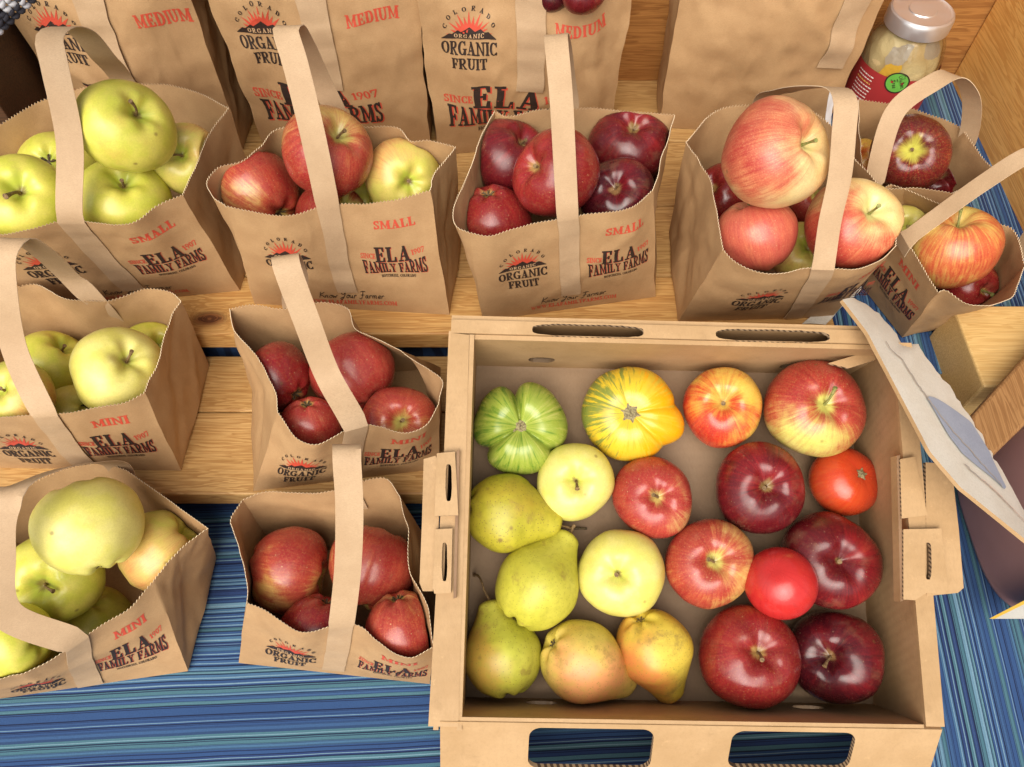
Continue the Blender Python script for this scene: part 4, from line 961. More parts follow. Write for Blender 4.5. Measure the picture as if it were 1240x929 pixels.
V, Fc = box_geo([p-Vector((0, 0, 2.1)) for p in pp], pp); o = mk('timber_post', V, Fc, M_POSTW, loc=pp[0]); bevel(o, .25)
bm = bmesh.new(); bm.from_mesh(o.data); bmesh.ops.recalc_face_normals(bm, faces=bm.faces); bm.to_mesh(o.data); bm.free()
tag(o, 'brown timber board lying slantwise over the pale block, above the dark jug', 'timber')
# jug of dark cider
def jugmat():
    t = NT('dark_cider_plastic'); p = t.cm(); nn = t.noise(p, .12, 3)
    return t.set(Base_Color=t.mix(t.mapr(nn, .3, .7), (.36, .185, .17), (.42, .22, .20)), Roughness=.42, Specular_IOR_Level=.5)
jc = Vector((53.2, 27.4, .12)); V = []; Fc = []; prof = [(.2, 0), (7.6, 0), (8.5, .35), (8.8, 1.1), (8.8, 14), (8.6, 16), (7.6, 18.5), (5.6, 20.5), (3.4, 22.5), (2.2, 24), (2.0, 26.5), (.1, 26.5)]
ns = 64
for r, z in prof:
    for k in range(ns):
        a = 2*math.pi*k/ns; e = 3.6 if r > 5 else 2.2; q = (abs(math.cos(a))**e+abs(math.sin(a))**e)**(-1/e); V.append(jc+Vector((r*q*math.cos(a), r*q*math.sin(a), z)))
for i in range(len(prof)-1):
    for k in range(ns): Fc.append((i*ns+k, i*ns+(k+1) % ns, (i+1)*ns+(k+1) % ns, (i+1)*ns+k))
jug = mk('cider_jug', V, Fc, jugmat(), smooth=50, loc=jc); tag(jug, 'dark brown plastic jug with a white and yellow label, standing right of the tray', 'jug')
yj = jc.y-8.86
V = [Py(1196, 751, yj), Py(1246, 724, yj), Py(1250, 772, yj), Py(1240, 776, yj)]
lb = mk('bottle_label', [Vector((p.x, yj, max(.3, p.z))) for p in (Py(1201, 749, yj), Py(1300, 749, yj), Py(1300, 700, yj), Py(1240, 730, yj))], [(0, 1, 2, 3)], M_WHITE, None, jug, loc=jc); solid(lb, .03, 1)
a, b = Py(1198, 749, yj-.06), Py(1300, 696, yj-.06); a2, b2 = Py(1204, 749.5, yj-.06), Py(1300, 702, yj-.06)
for p in (a, b, a2, b2): p.y = yj-.07; p.z = max(.28, p.z)
st_ = mk('label_stripe', [a, a2, b2, b], [(0, 1, 2, 3)], plain('yellow_ink', (.75, .45, .04), .5), None, lb, loc=jc)
# glass jar of apple pieces
jarc = Vector((43.6, 76.8, 10.25)); jar = empty('glass_jar', jarc); tag(jar, 'glass jar with a silver lid, red label and round green sticker on the striped cloth', 'jar')
jarc = jarc+Vector((0, 0, .15))
def lathe_at(c, prof, ns=56, wob=None):
    V = []; Fc = []
    for r, z in prof:
        for k in range(ns): a = 2*math.pi*k/ns; V.append(c+Vector((r*math.cos(a), r*math.sin(a), z)))
    for i in range(len(prof)-1):
        for k in range(ns): Fc.append((i*ns+k, i*ns+(k+1) % ns, (i+1)*ns+(k+1) % ns, (i+1)*ns+k))
    return V, Fc
gl = NT('jar_glass'); tr_ = gl.new('ShaderNodeBsdfTransparent'); tr_.inputs[0].default_value = (.93, .95, .94, 1); gs_ = gl.new('ShaderNodeBsdfGlossy'); gs_.inputs['Roughness'].default_value = .04
fr_ = gl.new('ShaderNodeLayerWeight'); mx_ = gl.new('ShaderNodeMixShader'); gl.put(mx_.inputs[0], gl.math('ADD', .03, gl.math('MULTIPLY', gl.math('POWER', fr_.outputs['Facing'], 4.0), .45))); gl.link(tr_.outputs[0], mx_.inputs[1]); gl.link(gs_.outputs[0], mx_.inputs[2]); gl.link(mx_.outputs[0], gl.out.inputs[0])
pr = [(.05, 0), (3.9, 0), (4.25, .3), (4.35, .8), (4.35, 7.6), (4.25, 8.8), (3.9, 10.2), (3.35, 11.2), (3.2, 11.6), (3.2, 13.2), (2.95, 13.2), (2.95, 11.5), (3.1, 11.1), (3.65, 10.1), (4.0, 8.7), (4.1, 7.6), (4.1, .9), (3.8, .5), (.05, .45)]
V, Fc = lathe_at(jarc, pr); mk('glass', V, Fc, gl.m, None, jar, smooth=60, loc=jarc)
lidm = NT('lid_metal'); p = lidm.cm(); lidm.set(Base_Color=(.80, .80, .82), Metallic=.85, Roughness=lidm.mapr(lidm.noise(p, .8, 3), .3, .7, .30, .42))
pr = [(3.3, 11.9), (3.42, 11.95), (3.42, 13.2), (3.3, 13.48), (3.1, 13.6), (2.95, 13.5), (2.75, 13.5), (1.5, 13.52), (1.4, 13.62), (.7, 13.66), (.02, 13.66), (.02, 13.4), (3.22, 13.35), (3.25, 11.9), (3.3, 11.9)]
V, Fc = lathe_at(jarc, pr); mk('lid', V, Fc, lidm.m, None, jar, smooth=35, loc=jarc)
fill = NT('apple_pieces'); p = fill.cm(); vv = fill.new('ShaderNodeTexVoronoi'); fill.put(vv.inputs['Vector'], fill.vmath('ADD', p, fill.scale(fill.noise(p, .6, 3, out='Color'), 1.5))); vv.inputs['Scale'].default_value = .42
cc = fill.mix(fill.mapr(vv.outputs['Distance'], .2, .9), (.68, .50, .26), (.48, .31, .14)); cc = fill.mix(fill.mapr(fill.sep(vv.outputs['Color'])[0], .62, .68), cc, (.74, .40, .05))
cc = fill.mix(fill.mapr(fill.sep(vv.outputs['Color'])[1], .72, .78), cc, (.40, .30, .22)); fill.set(Base_Color=cc, Roughness=.35); fill.bump(vv.outputs['Distance'], .8, .004)
V, Fc = lathe_at(jarc, [(.05, .7), (3.85, .7), (4.04, 1.4), (4.04, 7.6), (3.95, 8.7), (3.6, 10.0), (3.0, 11.1), (2.85, 11.6), (.05, 11.5)]); 
V = [v+Vector(noise.noise_vector(v*.6))*.12*(1 if v.z > jarc.z+5 else 0) for v in V]
mk('apple_pieces', V, Fc, fill.m, None, jar, smooth=80, loc=jarc)
def cyl_patch(name, a0, a1, z0, z1, r, mat, na=40, parent=None, zf=None):
    V = []; Fc = []
    for i in range(na+1):
        a = math.radians(a0+(a1-a0)*i/na)
        for j in range(5): V.append(jarc+Vector((r*math.cos(a), r*math.sin(a), z0+(z1-z0)*j/4)))
    for i in range(na):
        for j in range(4): Fc.append((i*5+j, i*5+5+j, i*5+6+j, i*5+1+j))
    return mk(name, V, Fc, mat, None, parent, smooth=60, loc=jarc)
labm = plain('red_label_paper', (.36, .028, .030), .5)
lab = cyl_patch('paper_label', 165, 345, 1.0, 8.0, 4.40, labm, parent=jar)
def on_cyl(q, a0, z0, r, rot=0): return [[jarc+Vector((r*math.cos(math.radians(a0+x/r*57.3)), r*math.sin(math.radians(a0+x/r*57.3)), z0+y)) for x, y in pl] for pl in q]
V = []; Fc = []; fm = []
def addq(qs, ink):
    for pl in qs:
        i0 = len(V); V.extend(pl); Fc.append(tuple(range(i0, i0+len(pl)))); fm.append(ink)
rnd = random.Random(3)
for k in range(10):
    w = 2.6*rnd.uniform(.75, 1.0); x = -1.3; qs = []
    while x < -1.3+w:
        l = rnd.uniform(.12, .4); qs.append([(x, 0), (x+l, 0), (x+l, .13), (x, .13)]); x += l+.09
    addq(on_cyl(qs, 207, 7.1-.42*k, 4.415), 0 if k not in (2,) else 2)
inks = [plain('white_ink', (.80, .74, .68), .6), M_INK, plain('gold_ink', (.70, .50, .12), .6)]
mk('printed_lettering', V, Fc, inks, fm, lab, loc=jarc); V = []; Fc = []; fm = []
addq(on_cyl(text('APPLES', .75, 3.6, .12), 303, 6.5, 4.415), 0)
ap = [[(.42*math.cos(a), .45*math.sin(a)), (.42*math.cos(b), .45*math.sin(b)), (0, 0), (0, 0)] for a, b in [(2*math.pi*i/14, 2*math.pi*(i+1)/14) for i in range(14)]]
addq(on_cyl([[(x-2.5, y+.35) for x, y in r] for r in ap], 303, 6.5, 4.42), 0)
addq(on_cyl([[(2.6*math.cos(a), 1.5*math.sin(a)), (2.6*math.cos(b), 1.5*math.sin(b)), (2.2*math.cos(b), 1.2*math.sin(b)), (2.2*math.cos(a), 1.2*math.sin(a))] for a, b in [(math.pi*i/20, math.pi*(i+1)/20) for i in range(20)]], 300, 4.1, 4.415), 1)
mk('printed_title', V, Fc, inks, fm, lab, loc=jarc)
sa = 252; V = [jarc+Vector((4.43*math.cos(math.radians(sa)), 4.43*math.sin(math.radians(sa)), 7.6))]; Fc = []; fm = []; ns = 40
ringr = (1.12, 1.28)
for rr in ringr:
    for k in range(ns): a = 2*math.pi*k/ns; x, y = rr*math.cos(a), rr*math.sin(a); A = math.radians(sa)+x/4.43; V.append(jarc+Vector((4.43*math.cos(A), 4.43*math.sin(A), 7.6+y)))
for k in range(ns): Fc.append((0, 1+k, 1+(k+1) % ns)); fm.append(0)
for k in range(ns): Fc.append((1+k, 1+ns+k, 1+ns+(k+1) % ns, 1+(k+1) % ns)); fm.append(1)
stk = mk('round_sticker', V, Fc, [plain('green_sticker', (.13, .42, .06), .5), M_INK], fm, jar, loc=jarc)
V = []; Fc = []; fm = []
for s_, dy, w in (('Gluten', .28, 1.7), ('Free', -.5, 1.15)):
    q = place(hand(s_, .62, w, .10, .1), 0, dy); q = place(q, 0, 0, -62)
    addq(on_cyl([[(x, y) for x, y in r] for r in q], sa, 7.6, 4.445), 0)
mk('printed_lettering', V, Fc, [M_INK], fm, stk, loc=jarc)
# white paper scraps beside the big-apple bag
def ribbon(name, A, B, mat, label, cat, th=.05):
    n = 16; A = crspline(A, n); B = crspline(B, n); V = []; Fc = []
    for i in range(n+1):
        for j in range(4): V.append(A[i].lerp(B[i], j/3)+Vector(noise.noise_vector(A[i]*.5+Vector((j, 0, 0))))*.12)
    for i in range(n):
        for j in range(3): Fc.append((i*4+j, i*4+j+1, i*4+j+5, i*4+j+4))
    o = mk(name, V, Fc, mat, smooth=60, loc=A[0]); solid(o, th, 0); return tag(o, label, cat)
M_POLY = plain('white_plastic', (.74, .74, .76), .35)
ribbon('paper_sheet', [Pz(972, 392, 10.3), Pz(1005, 366, 10.5), Pz(1036, 340, 10.8)], [Pz(1000, 393, 10.3), Pz(1020, 372, 10.5), Pz(1045, 350, 10.8)], M_WHITE, 'white paper sheet poking out from under the big-apple bag', 'paper')
ribbon('plastic_strip', [Py(1006, 108, 60), Py(1001, 130, 60), Py(998, 160, 60)], [Py(1012, 118, 60.6), Py(1007, 136, 60.6), Py(1006, 164, 60.6)], M_POLY, 'small white plastic strip behind the handle of the big-apple bag', 'plastic')
# knitted sleeve in the top left corner
def knit():
    V = []; Fc = []; fm = []; rnd = random.Random(11); O = Pt(-26, -30, 47); U = CR_; D = CD_; Fd = CF_
    c0 = O; R0 = 3.6
    ax = (U*.72-D*.69).normalized(); side = (U*.69+D*.72).normalized(); nrm = -Fd
    for i in range(-12, 13):
        for j in range(-7, 8):
            th = j*.19
            for sgn in (-1, 1):
                mid = c0+ax*(i*.46)+side*(R0*1.05*math.sin(th))+nrm*(R0*math.cos(th))*.8
                e = side*math.cos(th)-nrm*math.sin(th)
                p0 = mid+e*(sgn*.30)+ax*.20; p1 = mid+e*(sgn*.05)-ax*.22
                q = [p0, p0.lerp(p1, .5)+(mid-c0-ax*(i*.46)).normalized()*.12, p1]
                Vs, Fs = tube_geo(crspline(q, 4), [.09, .17, .19, .17, .09], 6); b = len(V); V += Vs; Fc += [tuple(x+b for x in f) for f in Fs]
                ink = 1 if ((i*3+j*2+(i*j) % 3) % 5 in (0, 2)) else 0; fm += [ink]*len(Fs)
    o = mk('knitted_sleeve', V, Fc, [plain('charcoal_yarn', (.022, .020, .028), .95), plain('pale_yarn', (.42, .41, .43), .95)], fm, smooth=70, loc=c0); tag(o, 'chunky black and white knitted sleeve in the top left corner', 'sleeve')
knit()
# ------------------------------------------------------------------ the paper bags
def prints_small(W, word, sc=1.0, lu=.25, lv=5.2, bu=.775, bv_=4.9, wv=11.1, wu=.80, tail=True):
    P = shift(logo(sc*.95), W*lu, lv)+shift(block(sc*1.03), W*bu, bv_)
    P.append((2, place(text(word, .95*sc, (3.9 if word == 'SMALL' else 3.1)*sc), W*wu, wv)))
    if tail: P += [(1, place(hand('Know Your Farmer.', 1.05, 6.8, .10), W*.52, 1.95)), (2, place(text('WWW.ELAFAMILYFARMS.COM', .62, 8.8, .13), W*.52, .95))]
    return P
def prints_mini(W, sc=1.0, lu=.25, bu=.76, bv_=2.7): return prints_small(W, 'MINI', sc, lu, 1.7, bu, bv_, bv_+5.2*sc, bu+.03, False)
def zs(pts, z): return [Pz(p[0], p[1], p[2] if len(p) > 2 else z) for p in pts]
def make_bag(label, group, bottom, front, right, back, left, z, seed, prints=None, H=14.0, W=None, arch=None, sw=2.00, ua=.5, bp=None, **kw):
    st = {k: kw.pop(k) for k in ('v0', 'wv', 'wvend', 'bend_') if k in kw}
    f, r, b, l = zs(front, z), zs(right, z), zs(back, z), zs(left, z)
    bag = Bag(bottom, [f, [f[-1]]+r+[b[0]], b, [b[-1]]+l+[f[0]]], seed, W, H, **kw)
    root = empty('paper_bag', sum(bag.B, Vector())/4); tag(root, label, 'paper bag', group)
    bag.build(root, prints(bag.W) if prints else ())
    if arch: strap(bag, root, arch, sw, ua, bp, back=st.pop('bend_', True), **st)
    return bag
GS, GM, GL_ = 'small paper bags of apples', 'mini paper bags of apples', 'tall paper bags at the back'
V3 = lambda x, y, z: Vector((x, y, z))
# small bags on the upper step
bagA = make_bag('small kraft bag of yellow-green apples, leftmost on the upper step', GS,
  [V3(-46.8, 47.6, 10.03), V3(-28.0, 50.0, 10.03), V3(-27.4, 61, 10.03), V3(-47.5, 59.5, 10.03)],
  [(-62, 286), (0, 283), (40, 276), (85, 266), (112, 269), (160, 269), (190, 250), (221, 237)], [(240, 196), (262, 152)], [(277, 131), (238, 112), (200, 104), (140, 102), (80, 112), (48, 123), (0, 152), (-50, 175)], [(-75, 230)], 24, 1,
  lambda W: prints_small(W, 'SMALL'), arch=[Py(84, 170, 49.8), Py(66, 80, 52.5), Py(60, 45, 54.2), Py(75, 33, 55.8), Py(97, 38, 57.5), Py(124, 68, 59.6)], sw=2.17, v0=2.4, bp=(150, 102))
bagB = make_bag('small kraft bag of red and green apples, second from left on the upper step', GS,
  [V3(-26.2, 48.3, 10.03), V3(-6.3, 46.9, 10.03), V3(-5.4, 58, 10.03), V3(-25.4, 59.4, 10.03)],
  [(274, 250), (300, 256), (330, 260), (360, 259), (386, 252), (415, 247), (450, 246), (480, 242), (521, 232)], [(531, 208), (541, 195)], [(551, 179), (519, 170), (498, 171), (483, 156), (447, 155), (400, 152), (335, 157), (316, 178)], [(290, 196), (262, 203), (248, 220), (254, 236)], 24, 2,
  lambda W: prints_small(W, 'SMALL'), arch=[Py(378, 160, 50.2), Py(357, 75, 53.4), Py(346, 36, 55.2), Py(352, 31, 56.0), Py(364, 48, 57.5), Py(390, 102, 59.3)], sw=2.00, v0=2.9, bp=(414, 152))
bagC = make_bag('small kraft bag of dark red apples, third from left on the upper step', GS,
  [V3(-2.9, 46.1, 10.03), V3(14.7, 49.2, 10.03), V3(15.4, 60, 10.03), V3(-2.4, 58.5, 10.03)],
  [(569, 282), (592, 286), (623, 279), (649, 270), (675, 265), (705, 260), (739, 257), (768, 250), (791, 230)], [(803, 200), (811, 170)], [(818, 139), (777, 136), (740, 133), (706, 131), (655, 133), (615, 141), (598, 135)], [(584, 160), (565, 210), (548, 258), (553, 275)], 24, 3,
  lambda W: prints_small(W, 'SMALL'), arch=[Py(684, 200, 49.0), Py(679, 110, 52.6), Py(674, 56, 55.2), Py(673, 42, 56.4), Py(678, 55, 58), Py(684, 95, 60)], sw=1.91, v0=3.0, bp=(690, 132))
bagD = make_bag('small kraft bag heaped with big cream-and-red apples, under a looping handle', GS,
  [V3(16.6, 46.0, 10.03), V3(32.2, 46.6, 10.03), V3(33.5, 55.5, 10.03), V3(17.0, 58, 10.03)],
  [(876, 301), (886, 312), (900, 321), (928, 331), (948, 332), (971, 327), (1008, 325), (1037, 326), (1066, 316), (1086, 298)], [(1086, 268), (1078, 243), (1057, 216)], [(1036, 194), (1020, 166), (1003, 148), (977, 131), (940, 127), (914, 127), (870, 131), (830, 172)], [(846, 196), (860, 216), (869, 262)], 24, 4,
  lambda W: prints_small(W, 'SMALL', .95, .36, 4.6, .95, 4.4, 10.6, .95, False), arch=[Py(1005, 269, 43.2), Py(1017, 214, 45.0), Py(1022, 160, 46.8), Py(1024, 124, 48.2), Py(1017, 109, 49.6), Py(990, 105, 52), Py(950, 110, 56)], sw=1.83, ua=(.73, .54), bp=(922, 127), gus=-.2, v0=.4)
# mini bags on the lower step
bagG = make_bag('mini kraft bag of yellow apples on the lower step at the left edge', GM,
  [V3(-48.3, 31.7, 6.25), V3(-31.2, 31.4, 6.25), V3(-31.0, 43.2, 6.25), V3(-48.0, 43.6, 6.25)],
  [(-66, 512), (-20, 506), (18, 503), (58, 502), (90, 498), (114, 494), (151, 488), (174, 476)], [(190, 446), (201, 402)], [(219, 364), (207, 354), (179, 350), (148, 358), (114, 364), (80, 361), (41, 344), (12, 350), (-50, 345)], [(-66, 400)], 16.75, 5,
  lambda W: prints_mini(W, bu=.75), H=10.5, arch=[Py(18, 425, 35.4), Py(3, 345, 38), Py(4, 305, 39.6), Py(20, 289, 40.9), Py(48, 303, 42.2), Py(86, 338, 44.2)], sw=2.17, bp=(112, 363))
bagH = make_bag('mini kraft bag of red apples on the lower step, its side pinched inwards', GM,
  [V3(-24.0, 29.3, 6.25), V3(-7.0, 31.6, 6.25), V3(-7.3, 43, 6.25), V3(-26.0, 41, 6.25)],
  [(336, 500), (344, 512), (358, 531), (380, 539), (402, 529), (433, 514), (457, 518), (478, 522), (497, 522), (517, 513), (532, 489)], [(536, 462), (520, 447), (502, 436)], [(484, 423), (447, 406), (431, 397), (421, 374), (397, 366), (347, 374), (303, 370), (277, 374)], [(279, 396), (302, 424), (320, 449), (331, 472)], 16.75, 6,
  lambda W: prints_mini(W, lu=.24, bu=.76, bv_=2.9), H=10.5, arch=[Py(397, 455, 34.2), Py(370, 385, 36.6), Py(347, 322, 38.8), Py(345, 310, 39.6), Py(350, 316, 40.6), Py(358, 338, 41.6)], sw=2.09, bp=(356, 373))
# mini bags on the tablecloth
bagI = make_bag('mini kraft bag of pale yellow apples on the blue cloth, bottom left', GM,
  [V3(-45.6, 12.2, .05), V3(-29.0, 14.6, .05), V3(-28.6, 25.0, .05), V3(-44.5, 25.5, .05)],
  [(-24, 830), (10, 821), (44, 809), (70, 793), (96, 775), (130, 752), (156, 736), (186, 702)], [(216, 668), (236, 653)], [(252, 640), (236, 628), (197, 599), (168, 578), (138, 564), (100, 562), (40, 585), (-30, 640)], [(-50, 720)], 10.5, 7,
  lambda W: prints_mini(W, bu=.76, bv_=2.6), H=10.5, arch=[Pz(6, 742, 15), Pz(-3, 670, 19), Py(0, 622, 21.0), Py(14, 595, 22.4), Py(52, 575, 24.6), Py(98, 563, 27.4)], sw=2.26, ua=.5, bp=(142, 566), v0=.4)
bagJ = make_bag('mini kraft bag of red apples on the blue cloth beside the tray', GM,
  [V3(-24.6, 15.3, .05), V3(-7.3, 13.5, .05), V3(-6.7, 24.5, .05), V3(-23.6, 26.6, .05)],
  [(298, 730), (320, 739), (337, 750), (360, 764), (380, 764), (400, 758), (432, 755), (450, 770), (470, 787), (485, 794), (500, 796), (526, 783)], [(521, 742), (510, 712), (499, 692), (497, 643)], [(484, 603), (468, 581), (437, 583), (397, 595), (370, 598), (330, 596), (316, 597), (294, 605)], [(278, 626), (279, 640), (288, 667), (296, 692)], 10.5, 8,
  lambda W: prints_mini(W, lu=.27, bu=.80, bv_=2.2), H=10.5, arch=[Py(421, 690, 18.7), Py(423, 610, 21.8), Py(420, 556, 24.0), Py(420, 540, 25.0), Py(420, 548, 26.2), Py(420, 575, 27.8)], sw=2.00, bp=(420, 590))
# bags by the side board
bagE = make_bag('kraft bag with one wine-dark apple showing, below the glass jar', GS,
  [V3(34.4, 58.5, 10.3), V3(41.6, 54.6, 10.3), V3(46.2, 60.5, 10.3), V3(37.5, 66, 10.3)],
  [(1052, 222), (1069, 229), (1109, 229), (1153, 235)], [(1180, 222)], [(1203, 206), (1173, 168), (1164, 154), (1110, 133), (1077, 127), (1040, 122)], [(1040, 180)], 20.5, 9,
  None, H=10.3, arch=[Py(1085, 134, 57.5), Py(1130, 100, 59), Py(1152, 90, 60), Py(1170, 104, 60.8), Py(1177, 128, 61.3)], sw=1.74, ua=.02, bend_=Py(1170, 172, 61.5), v0=7)
bagF = make_bag('mini kraft bag of orange-striped apples beside the timber block', GM,
  [V3(35.0, 53.0, 10.3), V3(38.4, 43.9, 10.3), V3(46.5, 46.5, 10.3), V3(42.5, 55.5, 10.3)],
  [(1058, 232), (1078, 262), (1097, 291), (1118, 326), (1136, 355)], [(1144, 352), (1175, 370), (1222, 366)], [(1243, 322), (1224, 277), (1208, 272), (1194, 270), (1137, 245), (1096, 228), (1080, 223)], [(1070, 227)], 20.5, 10,
  lambda W: prints_small(W, 'MINI', .92, -.12, 3.6, .66, 2.6, 7.6, .70, False), H=10.3, arch=[Py(1140, 258, 48.2), Py(1190, 222, 48.6), Py(1245, 188, 49), Py(1275, 190, 50.5), Py(1270, 230, 52)], sw=1.57, ua=.5, bend_=Py(1245, 290, 51.5), v0=9)
# tall bags at the back
def prints_medium(W):
    return shift(logo(1.06), 4.4, 11.9)+shift(block(2.15, .07, .95), 8.0, 3.2)+[(2, place(text('MEDIUM', 1.35, 5.0, .12), 15.0, 16.4, 2))]
def tall(label, x0, y0, x1, y1, dep, H, seed, prints, dip=None, z0=10.05, flare=.6, ss=None, **kw):
    a = V3(x0, y0, z0); b = V3(x1, y1, z0); e = (b-a).normalized(); n = V3(-e.y, e.x, 0)
    B = [a, b, b+n*dep, a+n*dep]; T = [p+V3(0, 0, H) for p in B]
    T[0] += -e*flare; T[3] += -e*flare; T[1] += e*flare; T[2] += e*flare
    fr = [T[0].lerp(T[1], i/8)+V3(0, 0, 0)-n*(.5*math.sin(math.pi*i/8)) for i in range(9)]
    if dip:
        for i in range(9): fr[i] += V3(0, 0, -dip[1]*math.exp(-((i/8-dip[0])/.16)**2))
    bag = Bag(B, [fr, [T[1], T[1].lerp(T[2], .5), T[2]], [T[2], T[2].lerp(T[3], .5), T[3]], [T[3], T[3].lerp(T[0], .5), T[0]]], seed, None, H, crump=.24, bulge=1.5, gus=.9)
    root = empty('paper_bag', sum(B, Vector())/4); tag(root, label, 'paper bag', GL_)
    bag.build(root, prints(bag.W) if prints else (), rows=36)
    ss = ss or dict(ua=.5, v0=9.4)
    top = bag.on(0, bag.W*ss['ua'], H, .1); mid = bag.on(2, bag.W*.5, H, .1)
    strap(bag, root, [top.lerp(mid, .25)+V3(0, 0, 8), top.lerp(mid, .5)+V3(0, 0, 10), top.lerp(mid, .75)+V3(0, 0, 8)], 2.7, ss['ua'], None, v0=ss['v0'], lift=.16)
    return bag
tall('tall medium kraft bag behind the yellow-green apples at the left', -49.5, 71.6, -31.6, 71.0, 11, 22, 21, prints_medium)
tall('tall medium kraft bag behind the red and green apples, second from the left', -29.0, 71.2, -9.6, 71.6, 11, 22, 22, prints_medium)
bagM = tall('tall medium kraft bag with dark red apples showing over its dipped rim', -8.6, 70.2, 11.4, 72.6, 10.5, 21.5, 23, prints_medium, dip=(.74, 2.6))
tall('tall plain kraft bag turned back to front, left of the glass jar', 17.6, 75.0, 37.0, 73.4, 8.4, 27, 24, None, ss=dict(ua=.86, v0=9.5))

# ------------------------------------------------------------------ the apples in the bags
GA = 'apples in the small bags'; GB = 'apples in the mini bags'
apples([
 dict(p=(150, 155, 56), z=27.5, ax=(.45, -.42), m='golden', stem=1.9, lean=(.5, -.4), label='big yellow-green apple on top of the leftmost small bag'),
 dict(p=(228, 195, 42), z=22, ax=(-.25, -.25), bl=(.8, -.5), m='goldblush', stem=1.1, lean=(-.7, .2), label='yellow apple with a red cheek at the right corner of the leftmost small bag'),
 dict(p=(152, 246, 53), z=21.5, ax=(0, -.62), m='golden', stem=1.3, label='yellow-green apple below the topmost one in the leftmost small bag'),
 dict(p=(30, 246, 54), z=21.5, ax=(-.1, -.38), m='golden', stem=1.8, lean=(.75, .1), sr=.2, label='green apple with a thick bent stem at the left edge of the leftmost small bag'),
 dict(p=(74, 208, 50), z=20.5, ax=(.2, .2, -.6), m='golden', stem=0, label='yellow-green apple half hidden behind the handle of the leftmost small bag'),
], GA, bagA)
apples([
 dict(p=(395, 186, 55), z=22.8, ax=(.40, -.52), bl=(-.3, .7), m='gala', stem=1.6, lean=(.1, .1), label='large red apple behind the handle of the second small bag'),
 dict(p=(313, 235, 51), z=19.8, ax=(-.5, -.5, -.5), bl=(.8, .2), m='gala', stem=0, label='red apple with a cream streak at the left of the second small bag'),
 dict(p=(486, 214, 46), z=20.0, ax=(.28, .16), bl=(-.7, -.8), m='goldblush', stem=.5, label='pale green apple with a blush, right in the second small bag'),
 dict(p=(402, 270, 47), z=18.5, ax=(.55, -.62), bl=(-.9, 0), m='greenred', stem=.6, label='half red half green apple low behind the handle of the second small bag'),
 dict(p=(452, 252, 36), z=16.5, ax=(.3, -.2), bl=(-.9, .8), m='golden', stem=0, label='green apple deep between the others in the second small bag'),
], GA, bagB)
apples([
 dict(p=(675, 211, 53), z=23.5, ax=(-.72, -.25), bl=(.5, .6), m='red', stem=.5, label='bright red apple behind the handle of the dark red apple bag'),
 dict(p=(616, 194, 49), z=21, ax=(.5, -.62), bl=(-.3, .6), m='dark', stem=.9, label='dark red apple at the back left of the third small bag'),
 dict(p=(763, 178, 49), z=21.5, ax=(.1, -.62), bl=(-.3, .6), m='dark', stem=.7, label='dark red apple at the back right of the third small bag'),
 dict(p=(748, 240, 46), z=19.8, ax=(-.1, -.35), m='black', stem=.7, lean=(-.4, 0), label='wine-dark glossy apple at the front right of the third small bag'),
 dict(p=(597, 268, 47), z=19.0, ax=(.1, .55, -.3), m='red', stem=0, label='bright red apple at the front left of the third small bag'),
], GA, bagC)
apples([
 dict(p=(936, 189, 65), z=28.3, ax=(.80, -.32), bl=(-.75, -.35), m='creambig', stem=1.7, lean=(.2, .2), sm=M_STEMG, label='very big cream and red apple heaped on top of the looped-handle bag'),
 dict(p=(916, 285, 49), z=23, ax=(-.28, -.93), bl=(.3, .7), m='salmon', stem=1.7, lean=(0, 0), sm=M_STEMG, label='rosy red apple with an upright stem at the front of the looped-handle bag'),
 dict(p=(1030, 274, 56), z=23.0, ax=(.55, -.42), bl=(-.6, .65), m='fuji', stem=2.3, lean=(.35, -.1), sm=M_STEMG, label='pink and cream apple with a long green stem behind the looped handle'),
 dict(p=(876, 238, 38), z=18.5, ax=(-.5, -.4), m='red', stem=0, label='red apple tucked at the left inside of the looped-handle bag'),
 dict(p=(972, 308, 38), z=17, ax=(.2, -.3), bl=(-.9, .3), m='goldblush', stem=0, label='greenish apple deep between the two front apples of the looped-handle bag'),
 dict(p=(985, 245, 30), z=15.5, ax=(.2, -.3), m='gala', stem=0, label='reddish apple in shadow under the very big cream apple'),
], GA, bagD)
apples([
 dict(p=(1102, 186, 45), z=18.8, ax=(.08, -.12), bl=(-.3, -.9), m='darkheart', stem=0.5, seed=5, label='wine-dark apple with a yellow-green heart in the bag below the jar'),
 dict(p=(1042, 194, 24), z=15.5, ax=(-.2, -.4), m='redyellow', stem=0, label='orange-red apple at the left end of the bag below the jar'),
 dict(p=(1130, 218, 30), z=14.2, ax=(.4, -.2), m='dark', stem=0, label='dark red apple underneath the wine-dark one, below the jar'),
], GA, bagE)
apples([
 dict(p=(1153, 302, 51), z=19.0, ax=(.10, -.78), bl=(.5, -.3), m='striped', stem=1.9, lean=(-.1, .05), sm=M_STEMG, h=.95, taper=.14, label='big orange-striped apple with an upright stem, in the bag by the timber block'),
 dict(p=(1092, 278, 28), z=16.5, ax=(.3, -.2), m='pale', stem=0, label='yellow apple at the left end of the bag by the timber block'),
 dict(p=(1172, 350, 34), z=15.0, ax=(.72, .1), m='red', stem=1.5, sm=M_STEMG, label='red apple under the orange-striped one, its stem pointing right'),
], GB, bagF)
